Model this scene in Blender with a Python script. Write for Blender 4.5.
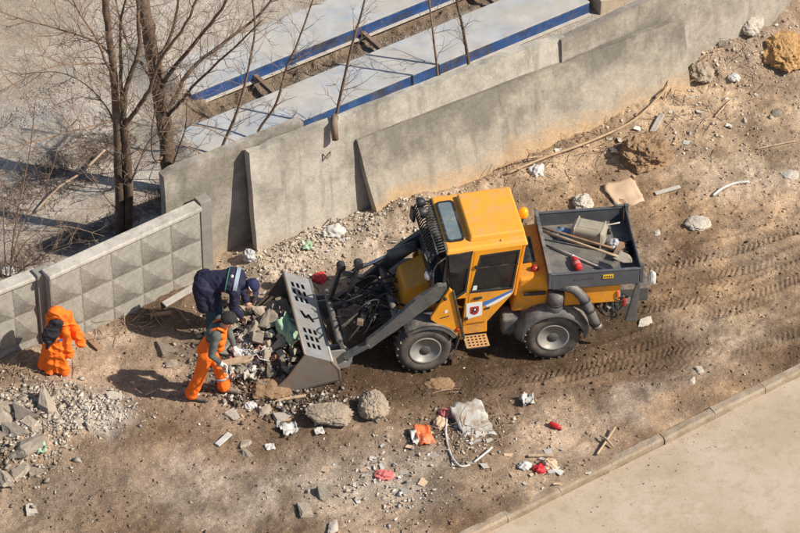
import bpy, bmesh, math, random
import numpy as np
from mathutils import Vector, Matrix, Euler
R = math.radians
for o in list(bpy.data.objects): bpy.data.objects.remove(o)
scene = bpy.context.scene
col = scene.collection
rng = random.Random(7)

# ------------------------------------------------------------------ camera
PITCH, DIST, FPX = R(40), 57.2, 3600.0
cam_d = bpy.data.cameras.new('camera'); cam = bpy.data.objects.new('camera', cam_d); col.objects.link(cam)
CAM = Vector((0, -DIST*math.cos(PITCH), DIST*math.sin(PITCH)))
cam.location = CAM; cam.rotation_euler = (math.pi/2-PITCH, 0, 0)
cam_d.sensor_width = 36; cam_d.lens = FPX/800*36; cam_d.clip_start = 1; cam_d.clip_end = 1000
scene.camera = cam
# ------------------------------------------------------------------ light
SUN_EL, SUN_DIR = R(42), (0.965, -0.26)           # where the light comes from
w = bpy.data.worlds.new('World'); scene.world = w; w.use_nodes = True
nt = w.node_tree; nt.nodes.clear()
sky = nt.nodes.new('ShaderNodeTexSky'); sky.sky_type = 'NISHITA'; sky.sun_disc = False
sky.sun_elevation = SUN_EL; sky.sun_rotation = math.atan2(SUN_DIR[0], SUN_DIR[1])
bg = nt.nodes.new('ShaderNodeBackground'); bg.inputs[1].default_value = 0.085
out = nt.nodes.new('ShaderNodeOutputWorld')
nt.links.new(sky.outputs[0], bg.inputs[0]); nt.links.new(bg.outputs[0], out.inputs[0])
sl = bpy.data.lights.new('sun', 'SUN'); sl.energy = 4.6; sl.angle = R(0.6); sl.color = (1.0, 0.925, 0.80)
sun = bpy.data.objects.new('sun', sl); col.objects.link(sun)
sd = Vector((SUN_DIR[0]*math.cos(SUN_EL), SUN_DIR[1]*math.cos(SUN_EL), math.sin(SUN_EL)))
sun.rotation_euler = sd.to_track_quat('Z', 'Y').to_euler(); sun.location = sd*30
vs = scene.view_settings; vs.view_transform = 'Standard'; vs.look = 'None'; vs.gamma = 1; vs.use_curve_mapping = False
vs.exposure = 0.36

# ------------------------------------------------------------------ survey: picture point -> place
cp, sp = math.cos(PITCH), math.sin(PITCH)
def ray(px, py):
    a = (px-400)/FPX; b = (266.5-py)/FPX
    return Vector((a, cp + b*sp, -sp + b*cp))
def G(px, py, z=0.0):
    d = ray(px, py); t = (z-CAM.z)/d.z
    return CAM + d*t
def PY(px, py, Y):
    d = ray(px, py); t = (Y-CAM.y)/d.y
    return CAM + d*t

# ------------------------------------------------------------------ numpy noise
def vnoise(x, y, f, seed):
    r = np.random.RandomState(seed).rand(256, 256).astype(np.float32)
    x = x*f+37.3; y = y*f+91.7
    xi = np.floor(x).astype(np.int64); yi = np.floor(y).astype(np.int64)
    fx = x-xi; fy = y-yi
    fx = fx*fx*(3-2*fx); fy = fy*fy*(3-2*fy)
    a = r[xi & 255, yi & 255]; b = r[(xi+1) & 255, yi & 255]; c = r[xi & 255, (yi+1) & 255]; d = r[(xi+1) & 255, (yi+1) & 255]
    return (a*(1-fx)+b*fx)*(1-fy)+(c*(1-fx)+d*fx)*fy
def fbm(x, y, f, seed, o=4):
    s = 0; a = 1; t = 0
    for i in range(o):
        s = s+a*vnoise(x, y, f*2**i, seed+i); t += a; a *= .5
    return s/t

# ------------------------------------------------------------------ materials
MATS = {}
def nodes_of(name):
    m = bpy.data.materials.new(name); m.use_nodes = True
    n = m.node_tree; b = n.nodes['Principled BSDF']
    return m, n, b
def mat(name, c, rough=.8, metal=0, var=.18, scale=6, bump=.0, bscale=40, dust=0, dustc=(.36,.28,.2), c2=None, c2s=2.0, c2t=.5, spec=.4, emit=0, alpha=1, coat=0, rand=0, mud=0):
    """base colour broken up by noise; optional second colour in patches; dust lying on top faces"""
    if name in MATS: return MATS[name]
    m, n, b = nodes_of(name); L = n.links.new
    tc = n.nodes.new('ShaderNodeTexCoord')
    def noise(s, det=5, rgh=.6):
        x = n.nodes.new('ShaderNodeTexNoise'); x.inputs['Scale'].default_value = s; x.inputs['Detail'].default_value = det; x.inputs['Roughness'].default_value = rgh
        L(tc.outputs['Object'], x.inputs['Vector']); return x
    def ramp(src, lo, hi):
        r = n.nodes.new('ShaderNodeMapRange'); r.inputs[1].default_value = lo; r.inputs[2].default_value = hi
        L(src, r.inputs[0]); return r.outputs[0]
    def mix(fac, a, bb, typ='MIX'):
        x = n.nodes.new('ShaderNodeMix'); x.data_type = 'RGBA'; x.blend_type = typ
        for sock, v in ((x.inputs[0], fac), (x.inputs[6], a), (x.inputs[7], bb)):
            if isinstance(v, (int, float)): sock.default_value = v
            elif isinstance(v, tuple): sock.default_value = (*v[:3], 1)
            else: L(v, sock)
        return x.outputs[2]
    cur = (*c,)
    if c2 is not None:
        f = ramp(noise(c2s, 7, .65).outputs[0], c2t-.1, c2t+.1); cur = mix(f, cur, c2)
    if var > 0:
        f = ramp(noise(scale, 6).outputs[0], .25, .75)
        cur = mix(f, mix(1.0, cur, (1-var,)*3, 'MULTIPLY'), mix(1.0, cur, (1+var,)*3, 'MULTIPLY'))
    if dust > 0:
        g = n.nodes.new('ShaderNodeNewGeometry'); s = n.nodes.new('ShaderNodeSeparateXYZ'); L(g.outputs['Normal'], s.inputs[0])
        up = ramp(s.outputs[2], -.2, 1.0)
        nn = ramp(noise(5, 7, .7).outputs[0], .62-dust*.4, .95-dust*.35)
        mu = n.nodes.new('ShaderNodeMath'); mu.operation = 'MULTIPLY'; L(up, mu.inputs[0]); L(nn, mu.inputs[1])
        ad = n.nodes.new('ShaderNodeMath'); ad.operation = 'MULTIPLY_ADD'; L(nn, ad.inputs[0]); ad.inputs[1].default_value = dust*.35; L(mu.outputs[0], ad.inputs[2]); ad.use_clamp = True
        cur = mix(ad.outputs[0], cur, dustc)
    if mud:
        sz = n.nodes.new('ShaderNodeSeparateXYZ'); L(tc.outputs['Object'], sz.inputs[0]); hgt = ramp(sz.outputs[2], 1.75, .35)
        sp = ramp(noise(13, 8, .75).outputs[0], .42, .66); big = ramp(noise(2.2, 4, .6).outputs[0], .3, .7)
        a1 = n.nodes.new('ShaderNodeMath'); a1.operation = 'MULTIPLY'; L(hgt, a1.inputs[0]); L(sp, a1.inputs[1]); a2 = n.nodes.new('ShaderNodeMath'); a2.operation = 'MULTIPLY'; L(a1.outputs[0], a2.inputs[0]); L(big, a2.inputs[1])
        a3 = n.nodes.new('ShaderNodeMath'); a3.operation = 'MULTIPLY'; L(a2.outputs[0], a3.inputs[0]); a3.inputs[1].default_value = mud; a3.use_clamp = True; cur = mix(a3.outputs[0], cur, (.33,.22,.13))
        sc = ramp(noise(30, 3, .5).outputs[0], .70, .74); a4 = n.nodes.new('ShaderNodeMath'); a4.operation = 'MULTIPLY'; L(sc, a4.inputs[0]); a4.inputs[1].default_value = .55; cur = mix(a4.outputs[0], cur, (.20,.12,.06))
    if rand:
        oi = n.nodes.new('ShaderNodeObjectInfo'); r = n.nodes.new('ShaderNodeMapRange'); r.inputs[3].default_value = 1-rand; r.inputs[4].default_value = 1+rand*.6; L(oi.outputs['Random'], r.inputs[0])
        vm = n.nodes.new('ShaderNodeVectorMath'); vm.operation = 'SCALE'; L(cur, vm.inputs[0]); L(r.outputs[0], vm.inputs[3]); cur = vm.outputs[0]
    if isinstance(cur, tuple): b.inputs['Base Color'].default_value = (*cur, 1)
    else: L(cur, b.inputs['Base Color'])
    b.inputs['Roughness'].default_value = rough; b.inputs['Metallic'].default_value = metal
    b.inputs['Specular IOR Level'].default_value = spec
    b.inputs['Coat Weight'].default_value = coat
    if rough < .75:
        rr = n.nodes.new('ShaderNodeMapRange'); rr.inputs[3].default_value = rough*.75; rr.inputs[4].default_value = min(1, rough*1.4)
        L(noise(9).outputs[0], rr.inputs[0]); L(rr.outputs[0], b.inputs['Roughness'])
    if emit: b.inputs['Emission Strength'].default_value = emit; b.inputs['Emission Color'].default_value = (*c, 1)
    if alpha < 1: b.inputs['Alpha'].default_value = alpha
    if bump > 0:
        bp = n.nodes.new('ShaderNodeBump'); bp.inputs['Strength'].default_value = min(1, bump); bp.inputs['Distance'].default_value = .02
        L(noise(bscale, 6, .7).outputs[0], bp.inputs['Height']); L(bp.outputs[0], b.inputs['Normal'])
    MATS[name] = m; return m
def attr_mat(name, bump=.5, bscale=60, var=.25, rough=.95, speck=True):
    m, n, b = nodes_of(name); L = n.links.new
    a = n.nodes.new('ShaderNodeAttribute'); a.attribute_name = 'Col'
    tc = n.nodes.new('ShaderNodeTexCoord')
    cur = a.outputs['Color']
    for sc, v in ((1.7, var*.7), (7, var*.9), (24, var*1.25), (80, var*1.3)):
        x = n.nodes.new('ShaderNodeTexNoise'); x.inputs['Scale'].default_value = sc; x.inputs['Detail'].default_value = 5; x.inputs['Roughness'].default_value = .7
        L(tc.outputs['Object'], x.inputs['Vector'])
        r = n.nodes.new('ShaderNodeMapRange'); r.inputs[1].default_value = .25; r.inputs[2].default_value = .75; r.inputs[3].default_value = 1-v; r.inputs[4].default_value = 1+v
        L(x.outputs[0], r.inputs[0])
        vm = n.nodes.new('ShaderNodeVectorMath'); vm.operation = 'SCALE'; L(cur, vm.inputs[0]); L(r.outputs[0], vm.inputs[3]); cur = vm.outputs[0]
    if speck:
        v = n.nodes.new('ShaderNodeTexVoronoi'); v.inputs['Scale'].default_value = 30; L(tc.outputs['Object'], v.inputs['Vector'])
        r = n.nodes.new('ShaderNodeMapRange'); r.inputs[1].default_value = .22; r.inputs[2].default_value = .12; L(v.outputs['Distance'], r.inputs[0])
        sep = n.nodes.new('ShaderNodeSeparateColor'); L(v.outputs['Color'], sep.inputs[0])
        r2 = n.nodes.new('ShaderNodeMapRange'); r2.inputs[1].default_value = .72; r2.inputs[2].default_value = .8; L(sep.outputs[0], r2.inputs[0])
        mu = n.nodes.new('ShaderNodeMath'); mu.operation = 'MULTIPLY'; L(r.outputs[0], mu.inputs[0]); L(r2.outputs[0], mu.inputs[1])
        mx = n.nodes.new('ShaderNodeMix'); mx.data_type = 'RGBA'; L(mu.outputs[0], mx.inputs[0]); L(cur, mx.inputs[6]); mx.inputs[7].default_value = (.55,.49,.41,1)
        cur = mx.outputs[2]
        for vs_, lo, tint in ((62, .68, 1.75), (48, .66, .45), (105, .70, 1.55), (33, .80, 1.9)):
            v = n.nodes.new('ShaderNodeTexVoronoi'); v.inputs['Scale'].default_value = vs_; L(tc.outputs['Object'], v.inputs['Vector'])
            r = n.nodes.new('ShaderNodeMapRange'); r.inputs[1].default_value = .42; r.inputs[2].default_value = .28; L(v.outputs['Distance'], r.inputs[0])
            sep = n.nodes.new('ShaderNodeSeparateColor'); L(v.outputs['Color'], sep.inputs[0])
            r2 = n.nodes.new('ShaderNodeMapRange'); r2.inputs[1].default_value = lo; r2.inputs[2].default_value = lo+.06; r2.inputs[4].default_value = .6; L(sep.outputs[1], r2.inputs[0])
            mu = n.nodes.new('ShaderNodeMath'); mu.operation = 'MULTIPLY'; L(r.outputs[0], mu.inputs[0]); L(r2.outputs[0], mu.inputs[1])
            mx = n.nodes.new('ShaderNodeMix'); mx.data_type = 'RGBA'; L(mu.outputs[0], mx.inputs[0]); L(cur, mx.inputs[6]); sv = n.nodes.new('ShaderNodeVectorMath'); sv.operation = 'SCALE'; L(cur, sv.inputs[0]); sv.inputs[3].default_value = tint; L(sv.outputs[0], mx.inputs[7]); cur = mx.outputs[2]
    L(cur, b.inputs['Base Color']); b.inputs['Roughness'].default_value = rough; b.inputs['Specular IOR Level'].default_value = .2
    if bump:
        x = n.nodes.new('ShaderNodeTexNoise'); x.inputs['Scale'].default_value = bscale; x.inputs['Detail'].default_value = 8; x.inputs['Roughness'].default_value = .75
        L(tc.outputs['Object'], x.inputs['Vector'])
        bp = n.nodes.new('ShaderNodeBump'); bp.inputs['Strength'].default_value = bump; bp.inputs['Distance'].default_value = .03
        L(x.outputs[0], bp.inputs['Height']); L(bp.outputs[0], b.inputs['Normal'])
    MATS[name] = m; return m

def stained(name, base, grime, foot=None, gs=.9, gt=.5, top=.0, footh=.7, streak=.35, bump=.4, rand=0):
    m, n, b = nodes_of(name); L = n.links.new; tc = n.nodes.new('ShaderNodeTexCoord')
    def noise(s_, stretch=1, det=7, rgh=.68, off=0):
        mp = n.nodes.new('ShaderNodeMapping'); mp.inputs['Scale'].default_value = (s_, s_, s_*stretch); mp.inputs['Location'].default_value = (off, off*.7, 0); L(tc.outputs['Object'], mp.inputs[0])
        x = n.nodes.new('ShaderNodeTexNoise'); x.inputs['Scale'].default_value = 1; x.inputs['Detail'].default_value = det; x.inputs['Roughness'].default_value = rgh; L(mp.outputs[0], x.inputs['Vector']); return x.outputs[0]
    def rng_(src, a, bb, c=0, d=1):
        r = n.nodes.new('ShaderNodeMapRange'); r.inputs[1].default_value = a; r.inputs[2].default_value = bb; r.inputs[3].default_value = c; r.inputs[4].default_value = d; L(src, r.inputs[0]); return r.outputs[0]
    def math_(op, a, bb):
        x = n.nodes.new('ShaderNodeMath'); x.operation = op; x.use_clamp = op != 'ADD'
        for i_, v in enumerate((a, bb)):
            if isinstance(v, (int, float)): x.inputs[i_].default_value = v
            else: L(v, x.inputs[i_])
        return x.outputs[0]
    def mix(f, a, bb, typ='MIX'):
        x = n.nodes.new('ShaderNodeMix'); x.data_type = 'RGBA'; x.blend_type = typ
        for sock, v in ((x.inputs[0], f), (x.inputs[6], a), (x.inputs[7], bb)):
            if isinstance(v, (int, float)): sock.default_value = v
            elif isinstance(v, tuple): sock.default_value = (*v, 1)
            else: L(v, sock)
        return x.outputs[2]
    sep = n.nodes.new('ShaderNodeSeparateXYZ'); L(tc.outputs['Object'], sep.inputs[0]); z = sep.outputs[2]
    g1 = noise(gs); lv = math_('ADD', g1, rng_(z, .3, 2.2, -top*.5, top*.5))
    cur = mix(rng_(lv, gt-.09, gt+.09), base, grime)
    st = noise(5, .12, 5, .6, 3); cur = mix(math_('MULTIPLY', rng_(st, .52, .75), streak), cur, tuple(c*.5 for c in grime))
    if foot:
        fz = math_('ADD', rng_(z, .25, footh+.5, .5, -.35), noise(1.3, 1, 7, .7, 9)); cur = mix(rng_(fz, .55, .85, 0, .85), cur, foot)
    for s_, v in ((3, .14), (14, .14), (60, .12)):
        r = rng_(noise(s_, 1, 6, .7, s_), .3, .7, 1-v, 1+v); vm = n.nodes.new('ShaderNodeVectorMath'); vm.operation = 'SCALE'; L(cur, vm.inputs[0]); L(r, vm.inputs[3]); cur = vm.outputs[0]
    vo = n.nodes.new('ShaderNodeTexVoronoi'); vo.inputs['Scale'].default_value = 5; L(tc.outputs['Object'], vo.inputs['Vector'])      # small blow holes and chips
    sc = n.nodes.new('ShaderNodeSeparateColor'); L(vo.outputs['Color'], sc.inputs[0]); pit = math_('MULTIPLY', rng_(vo.outputs['Distance'], .12, .06), rng_(sc.outputs[0], .8, .82)); cur = mix(math_('MULTIPLY', pit, .7), cur, tuple(c*.45 for c in base))
    L(cur, b.inputs['Base Color']); b.inputs['Roughness'].default_value = .92; b.inputs['Specular IOR Level'].default_value = .25
    bp = n.nodes.new('ShaderNodeBump'); bp.inputs['Strength'].default_value = bump; bp.inputs['Distance'].default_value = .025; L(math_('ADD', noise(28, 1, 6, .7, 1), noise(5, 1, 4, .6, 2)), bp.inputs['Height']); L(bp.outputs[0], b.inputs['Normal'])
    MATS[name] = m; return m
CONC = (.40,.37,.325)
M = dict(
 yellow=mat('yellow paint', (.80,.315,.010), .45, var=.12, scale=3, dust=.42, dustc=(.44,.265,.11), c2=(.68,.265,.02), c2s=2.5, c2t=.58, mud=1.6),
 yellow_roof=mat('yellow roof paint', (.84,.37,.04), .5, var=.09, scale=3, dust=.40, dustc=(.52,.33,.16), c2=(.76,.31,.035), c2s=3, c2t=.57, mud=.8),
 steel=mat('dark grey painted steel', (.075,.08,.085), .5, var=.25, scale=8, dust=.55, dustc=(.30,.235,.17)),
 black=mat('black plastic', (.022,.022,.024), .45, var=.2, scale=8, dust=.3, dustc=(.20,.17,.13)),
 rubber=mat('dusty tyre rubber', (.045,.043,.042), .85, var=.25, scale=10, dust=.7, dustc=(.27,.215,.16)),
 rim=mat('grey wheel rim', (.30,.29,.275), .5, metal=.25, var=.15, scale=9, dust=.5, dustc=(.33,.27,.2)),
 hub=mat('dark hub', (.08,.078,.075), .6, var=.2, dust=.4, dustc=(.25,.2,.15)),
 fender=mat('grey black fender', (.085,.085,.088), .55, var=.2, scale=5, dust=.6, dustc=(.27,.23,.185)),
 plate=mat('light grey bucket guard', (.34,.35,.355), .45, metal=.35, var=.15, scale=7, dust=.45, dustc=(.32,.27,.21), c2=(.20,.195,.19), c2s=4, c2t=.6),
 bucket=mat('worn bucket steel', (.27,.235,.20), .5, metal=.35, var=.25, scale=5, dust=.55, dustc=(.31,.235,.165), c2=(.20,.145,.105), c2s=5, c2t=.52),
 chrome=mat('hydraulic rod', (.6,.6,.6), .25, metal=.9, var=.1),
 glass=mat('dark cab glass', (.018,.022,.025), .08, var=0, alpha=.5, spec=.8),
 skyglass=mat('roof glass', (.16,.20,.205), .12, var=.12, scale=5, dust=.25, dustc=(.4,.36,.3), spec=.8),
 box=mat('dump box grey', (.085,.09,.10), .5, var=.2, scale=5, dust=.22, dustc=(.26,.22,.18)),
 boxfloor=mat('dump box floor steel', (.15,.145,.14), .45, metal=.3, var=.25, scale=4, dust=.6, dustc=(.30,.265,.225), c2=(.10,.095,.09), c2s=3, c2t=.55),
 stepm=mat('muddy step plate', (.60,.33,.12), .6, metal=.2, var=.2, dust=.5, dustc=(.42,.3,.2)),
 beacon=mat('amber beacon', (.95,.32,.01), .2, var=0, emit=.25),
 lamp=mat('lamp glass', (.7,.7,.68), .15, metal=.4, var=0),
 redlens=mat('red lens', (.35,.03,.02), .3, var=0),
 white=mat('white sticker', (.75,.75,.74), .5, var=.05),
 blue=mat('blue stripe', (.05,.18,.50), .5, var=.08),
 shield=mat('red shield', (.42,.035,.04), .5, var=.1),
 ink=mat('dark print', (.03,.03,.05), .6, var=0),
 plateyellow=mat('yellow plate', (.80,.48,.03), .5, var=.1),
 concrete=stained('cast concrete', (.40,.355,.30), (.245,.215,.175), (.40,.31,.22), 1.1, .51, .12, .5, .55),
 concrete_sand=stained('sandy stained concrete', (.395,.35,.285), (.215,.192,.16), (.50,.335,.19), .9, .50, .42, .85, .5),
 concrete_pale=stained('pale concrete', (.475,.43,.365), (.30,.268,.222), (.44,.345,.25), .9, .555, .12, .35, .6),
 fence=stained('fence concrete', (.36,.33,.285), (.225,.205,.172), None, 1.6, .52, .0, .3, .35),
 coping=stained('coping concrete', (.52,.48,.42), (.38,.345,.295), None, 2.2, .55, 0, .3, .2),
 post=mat('post concrete', (.26,.24,.21), .9, var=.2, bump=.3),
 kerb=mat('dusty kerb stone', (.39,.315,.24), .9, var=.3, scale=5, bump=.7, bscale=24, c2=(.30,.22,.15), c2s=3.5, c2t=.48, dust=.5, dustc=(.37,.28,.2), rand=.12),
 deck=mat('worn weighbridge deck', (.43,.405,.37), .75, var=.2, scale=3, bump=.15, c2=(.36,.39,.43), c2s=.9, c2t=.50, dust=.35, dustc=(.42,.375,.32)),
 beam=mat('blue beam paint', (.018,.07,.22), .5, var=.4, scale=4, dust=.4, dustc=(.26,.23,.2), c2=(.06,.05,.046), c2s=2.2, c2t=.58),
 flange=mat('pale beam flange', (.47,.42,.36), .7, var=.2, scale=5),
 rust=mat('rusty steel', (.20,.135,.095), .85, var=.35, scale=7, bump=.3, dust=.4, dustc=(.3,.24,.18)),
 bark=mat('brown bark', (.135,.085,.056), .95, var=.45, scale=9, bump=.9, bscale=30, c2=(.205,.155,.115), c2s=5, c2t=.56),
 twig=mat('twig bark', (.245,.165,.115), .9, var=.3, scale=5),
 twigpale=mat('pale dry twig', (.36,.26,.185), .9, var=.25, scale=4),
 brush=mat('dry brush', (.215,.165,.13), .95, var=.4, scale=4),
 wood=mat('pale raw wood', (.46,.335,.215), .8, var=.2, scale=9, bump=.2, c2=(.36,.26,.17), c2s=6, c2t=.58),
 woodgrey=mat('weathered wood', (.47,.43,.375), .85, var=.2, scale=8, bump=.2),
 woodbrown=mat('worn tool handle', (.27,.165,.10), .6, var=.3, scale=8),
 skin=mat('skin', (.50,.27,.185), .55, var=.12, scale=12),
 orange=mat('hi vis orange cloth', (.95,.17,.010), .8, var=.1, scale=7, bump=.25, bscale=22, c2=(.80,.15,.018), c2s=5, c2t=.62),
 shirt=mat('dark grey green shirt', (.085,.095,.085), .9, var=.35, scale=11, bump=.3, bscale=25, c2=(.13,.135,.12), c2s=6, c2t=.55),
 navy=mat('navy work coat', (.018,.018,.045), .8, var=.3, scale=7, bump=.4, bscale=18),
 teal=mat('teal trousers', (.035,.075,.095), .85, var=.25, scale=9, bump=.3),
 knit=mat('dark knitted cap', (.028,.027,.026), .95, var=.3, scale=30, bump=.4, bscale=90),
 navycap=mat('navy cap', (.02,.024,.075), .85, var=.2, scale=9),
 reflect=mat('grey reflective band', (.32,.38,.46), .45, var=.12),
 greenband=mat('green piping', (.05,.20,.13), .7, var=.1),
 boot=mat('dusty leather boot', (.10,.08,.065), .8, var=.25, dust=.5, dustc=(.3,.24,.18)),
 glove=mat('white glove', (.72,.70,.66), .9, var=.12, scale=15),
 hair=mat('dark hair', (.03,.022,.016), .8, var=.3, scale=30),
 darkcloth=mat('dark lining cloth', (.02,.018,.024), .75, var=.4, scale=9, bump=.4, bscale=20),
 plastic=mat('white plastic film', (.55,.53,.50), .5, var=.22, scale=8, bump=.3, bscale=14, dust=.35, dustc=(.42,.35,.27)),
 greybag=mat('grey plastic bag', (.42,.42,.42), .45, var=.2, bump=.4, bscale=14),
 red=mat('red plastic', (.55,.03,.035), .45, var=.2, scale=9),
 pink=mat('faded red scrap', (.55,.16,.15), .7, var=.3, scale=10),
 orangepack=mat('orange packaging', (.70,.17,.06), .5, var=.25, scale=10),
 bluecloth=mat('pale blue bag', (.16,.27,.42), .5, var=.25, scale=12),
 green=mat('pale green plastic', (.33,.46,.31), .6, var=.25, scale=8),
 canister=mat('dirty grey canister plastic', (.33,.29,.22), .55, var=.25, scale=6, dust=.3, dustc=(.34,.3,.24)),
 card=mat('cardboard', (.58,.41,.275), .85, var=.08, scale=5),
 boulder=mat('brown earth clump', (.33,.21,.12), .95, var=.4, scale=7, bump=.9, bscale=22, c2=(.24,.15,.085), c2s=4, c2t=.52),
 rockgrey=mat('dirty boulder', (.33,.265,.2), .95, var=.35, scale=6, bump=1, bscale=18, dust=.5, dustc=(.38,.295,.21)),
 rubble=mat('broken concrete', (.36,.31,.25), .95, var=.3, scale=4, bump=.7, bscale=12, dust=.6, dustc=(.38,.29,.205), rand=.3),
 rubble_dark=mat('dark broken concrete', (.25,.215,.175), .95, var=.3, scale=4, bump=.7, bscale=12, dust=.4, dustc=(.32,.25,.18), rand=.3),
 rockpale=mat('pale stone', (.50,.445,.375), .95, var=.25, scale=4, bump=.6, bscale=14, dust=.3, dustc=(.42,.34,.25), rand=.15),
 clay=mat('orange clay', (.50,.305,.135), .95, var=.3, scale=6, bump=.9, bscale=20, c2=(.40,.235,.10), c2s=4, c2t=.5),
 leaf=mat('green weed', (.10,.24,.03), .7, var=.3, scale=20),
 hose=mat('black rubber hose', (.025,.024,.023), .6, var=.3, scale=9, dust=.35, dustc=(.2,.165,.13)),
 seat=mat('grey seat cloth', (.06,.06,.065), .8, var=.1),
 panelmat=mat('dirty white panel', (.50,.475,.43), .85, var=.25, scale=7, bump=.4, bscale=20, c2=(.24,.175,.12), c2s=5, c2t=.55, dust=.3),
 brick=mat('broken brick', (.34,.15,.09), .95, var=.3, scale=5, bump=.6, dust=.5, dustc=(.36,.27,.2)),
 rope=mat('dry cane', (.42,.29,.175), .9, var=.25, scale=6),
)

# ------------------------------------------------------------------ mesh builder
class MB:
    def __init__(s): s.v = []; s.f = []; s.sm = []
    def add(s, vs_, fs, smooth=False):
        o = len(s.v); s.v += [Vector(p) for p in vs_]
        for f in fs: s.f.append([i+o for i in f]); s.sm.append(smooth)
        return s
    def box(s, c, size, rot=None):
        hx, hy, hz_ = size[0]/2, size[1]/2, size[2]/2
        m = Euler(rot).to_matrix() if rot else Matrix.Identity(3); c = Vector(c)
        vs_ = [c+m@Vector((x*hx, y*hy, z*hz_)) for x in (-1,1) for y in (-1,1) for z in (-1,1)]
        return s.add(vs_, [(0,1,3,2),(4,6,7,5),(0,4,5,1),(2,3,7,6),(0,2,6,4),(1,5,7,3)])
    def hexa(s, a, b):      # two quads (bottom, top) of four points
        return s.add(list(a)+list(b), [(3,2,1,0),(4,5,6,7),(0,1,5,4),(1,2,6,5),(2,3,7,6),(3,0,4,7)])
    def bar(s, a, b, w_, h, up=(0,0,1), ext=0):
        a = Vector(a); b = Vector(b); t = (b-a).normalized(); a = a-t*ext; b = b+t*ext
        u = Vector(up); r = t.cross(u)
        if r.length < 1e-4: r = t.cross(Vector((1,0,0)))
        r.normalize(); u = r.cross(t)
        q = lambda p: [p-r*w_/2-u*h/2, p+r*w_/2-u*h/2, p+r*w_/2+u*h/2, p-r*w_/2+u*h/2]
        return s.hexa(q(a), q(b))
    def prism(s, poly, y0, y1, f=None):   # poly in (x,z), extruded along y
        f = f or (lambda x, y, z: (x, y, z)); n = len(poly)
        vs_ = [f(p[0], y0, p[1]) for p in poly]+[f(p[0], y1, p[1]) for p in poly]
        return s.add(vs_, [list(range(n)), list(range(2*n-1, n-1, -1))]+[(i, i+n, (i+1) % n+n, (i+1) % n) for i in range(n)])
    def tube(s, pts, rad, n=8, smooth=True, cap=True):
        pts = [Vector(p) for p in pts]; k = len(pts)
        if not hasattr(rad, '__len__'): rad = [rad]*k
        vs_ = []; u = None
        for i, p in enumerate(pts):
            t = (pts[min(i+1, k-1)]-pts[max(i-1, 0)])
            if t.length < 1e-7: t = Vector((0,0,1))
            t.normalize()
            if u is None: u = t.orthogonal().normalized()
            else:
                u = u-t*u.dot(t); u = u.normalized() if u.length > 1e-5 else t.orthogonal().normalized()
            w_ = t.cross(u)
            for j in range(n):
                a = 2*math.pi*j/n; vs_.append(p+(u*math.cos(a)+w_*math.sin(a))*rad[i])
        fs = [(i*n+j, i*n+(j+1) % n, (i+1)*n+(j+1) % n, (i+1)*n+j) for i in range(k-1) for j in range(n)]
        if cap: fs += [list(range(n-1, -1, -1)), list(range((k-1)*n, k*n))]
        return s.add(vs_, fs, smooth)
    def lathe(s, prof, c, axis=(0,0,1), n=24, smooth=True):   # prof: (r, h) pairs
        c = Vector(c); ax = Vector(axis).normalized(); u = ax.orthogonal().normalized(); w_ = ax.cross(u); vs_ = []
        for r_, h in prof:
            for j in range(n):
                a = 2*math.pi*j/n; vs_.append(c+ax*h+(u*math.cos(a)+w_*math.sin(a))*max(r_, 1e-4))
        k = len(prof)
        fs = [(i*n+j, i*n+(j+1) % n, (i+1)*n+(j+1) % n, (i+1)*n+j) for i in range(k-1) for j in range(n)]
        fs += [list(range(n-1, -1, -1)), list(range((k-1)*n, k*n))]
        return s.add(vs_, fs, smooth)
    def cone(s, a, b, ra, rb, n=14):      # capsule with two radii
        a = Vector(a); b = Vector(b); d = b-a; L_ = max(d.length, 1e-4); prof = []
        for i in range(6): t = math.pi/2*(1-i/5); prof.append((ra*math.cos(t), -ra*math.sin(t)))
        for i in range(6): t = math.pi/2*i/5; prof.append((rb*math.cos(t), L_+rb*math.sin(t)))
        return s.lathe(prof, a, d if d.length > 1e-4 else (0,0,1), n)
    def ball(s, c, r_, rot=None, n=16):
        if not hasattr(r_, '__len__'): r_ = (r_,)*3
        m = Euler(rot).to_matrix() if rot else Matrix.Identity(3); c = Vector(c); vs_ = []; k = 9
        for i in range(k+1):
            t = -math.pi/2+math.pi*i/k
            for j in range(n):
                a = 2*math.pi*j/n
                vs_.append(c+m@Vector((r_[0]*max(math.cos(t),1e-4)*math.cos(a), r_[1]*max(math.cos(t),1e-4)*math.sin(a), r_[2]*math.sin(t))))
        fs = [(i*n+j, i*n+(j+1) % n, (i+1)*n+(j+1) % n, (i+1)*n+j) for i in range(k) for j in range(n)]
        return s.add(vs_, fs, True)
    def plate(s, outer, holes, t, f):     # flat plate with openings: 2-d loops -> f(u,v,w), thickness t along w
        bm = bmesh.new(); es = []
        for loop in [outer]+holes:
            vv = [bm.verts.new((p[0], p[1], 0)) for p in loop]
            es += [bm.edges.new((vv[i], vv[(i+1) % len(vv)])) for i in range(len(vv))]
        bmesh.ops.triangle_fill(bm, edges=es, use_beauty=True, use_dissolve=False, normal=(0,0,1))
        bm.verts.index_update(); n = len(bm.verts)
        P = [v.co.copy() for v in bm.verts]; F = [[v.index for v in fc.verts] for fc in bm.faces]
        E = [[v.index for v in e.verts] for e in bm.edges if len(e.link_faces) == 1]; bm.free()
        vs_ = [f(p.x, p.y, 0) for p in P]+[f(p.x, p.y, t) for p in P]
        fs = F+[[i+n for i in reversed(q)] for q in F]+[(a, b, b+n, a+n) for a, b in E]
        return s.add(vs_, fs)
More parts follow.
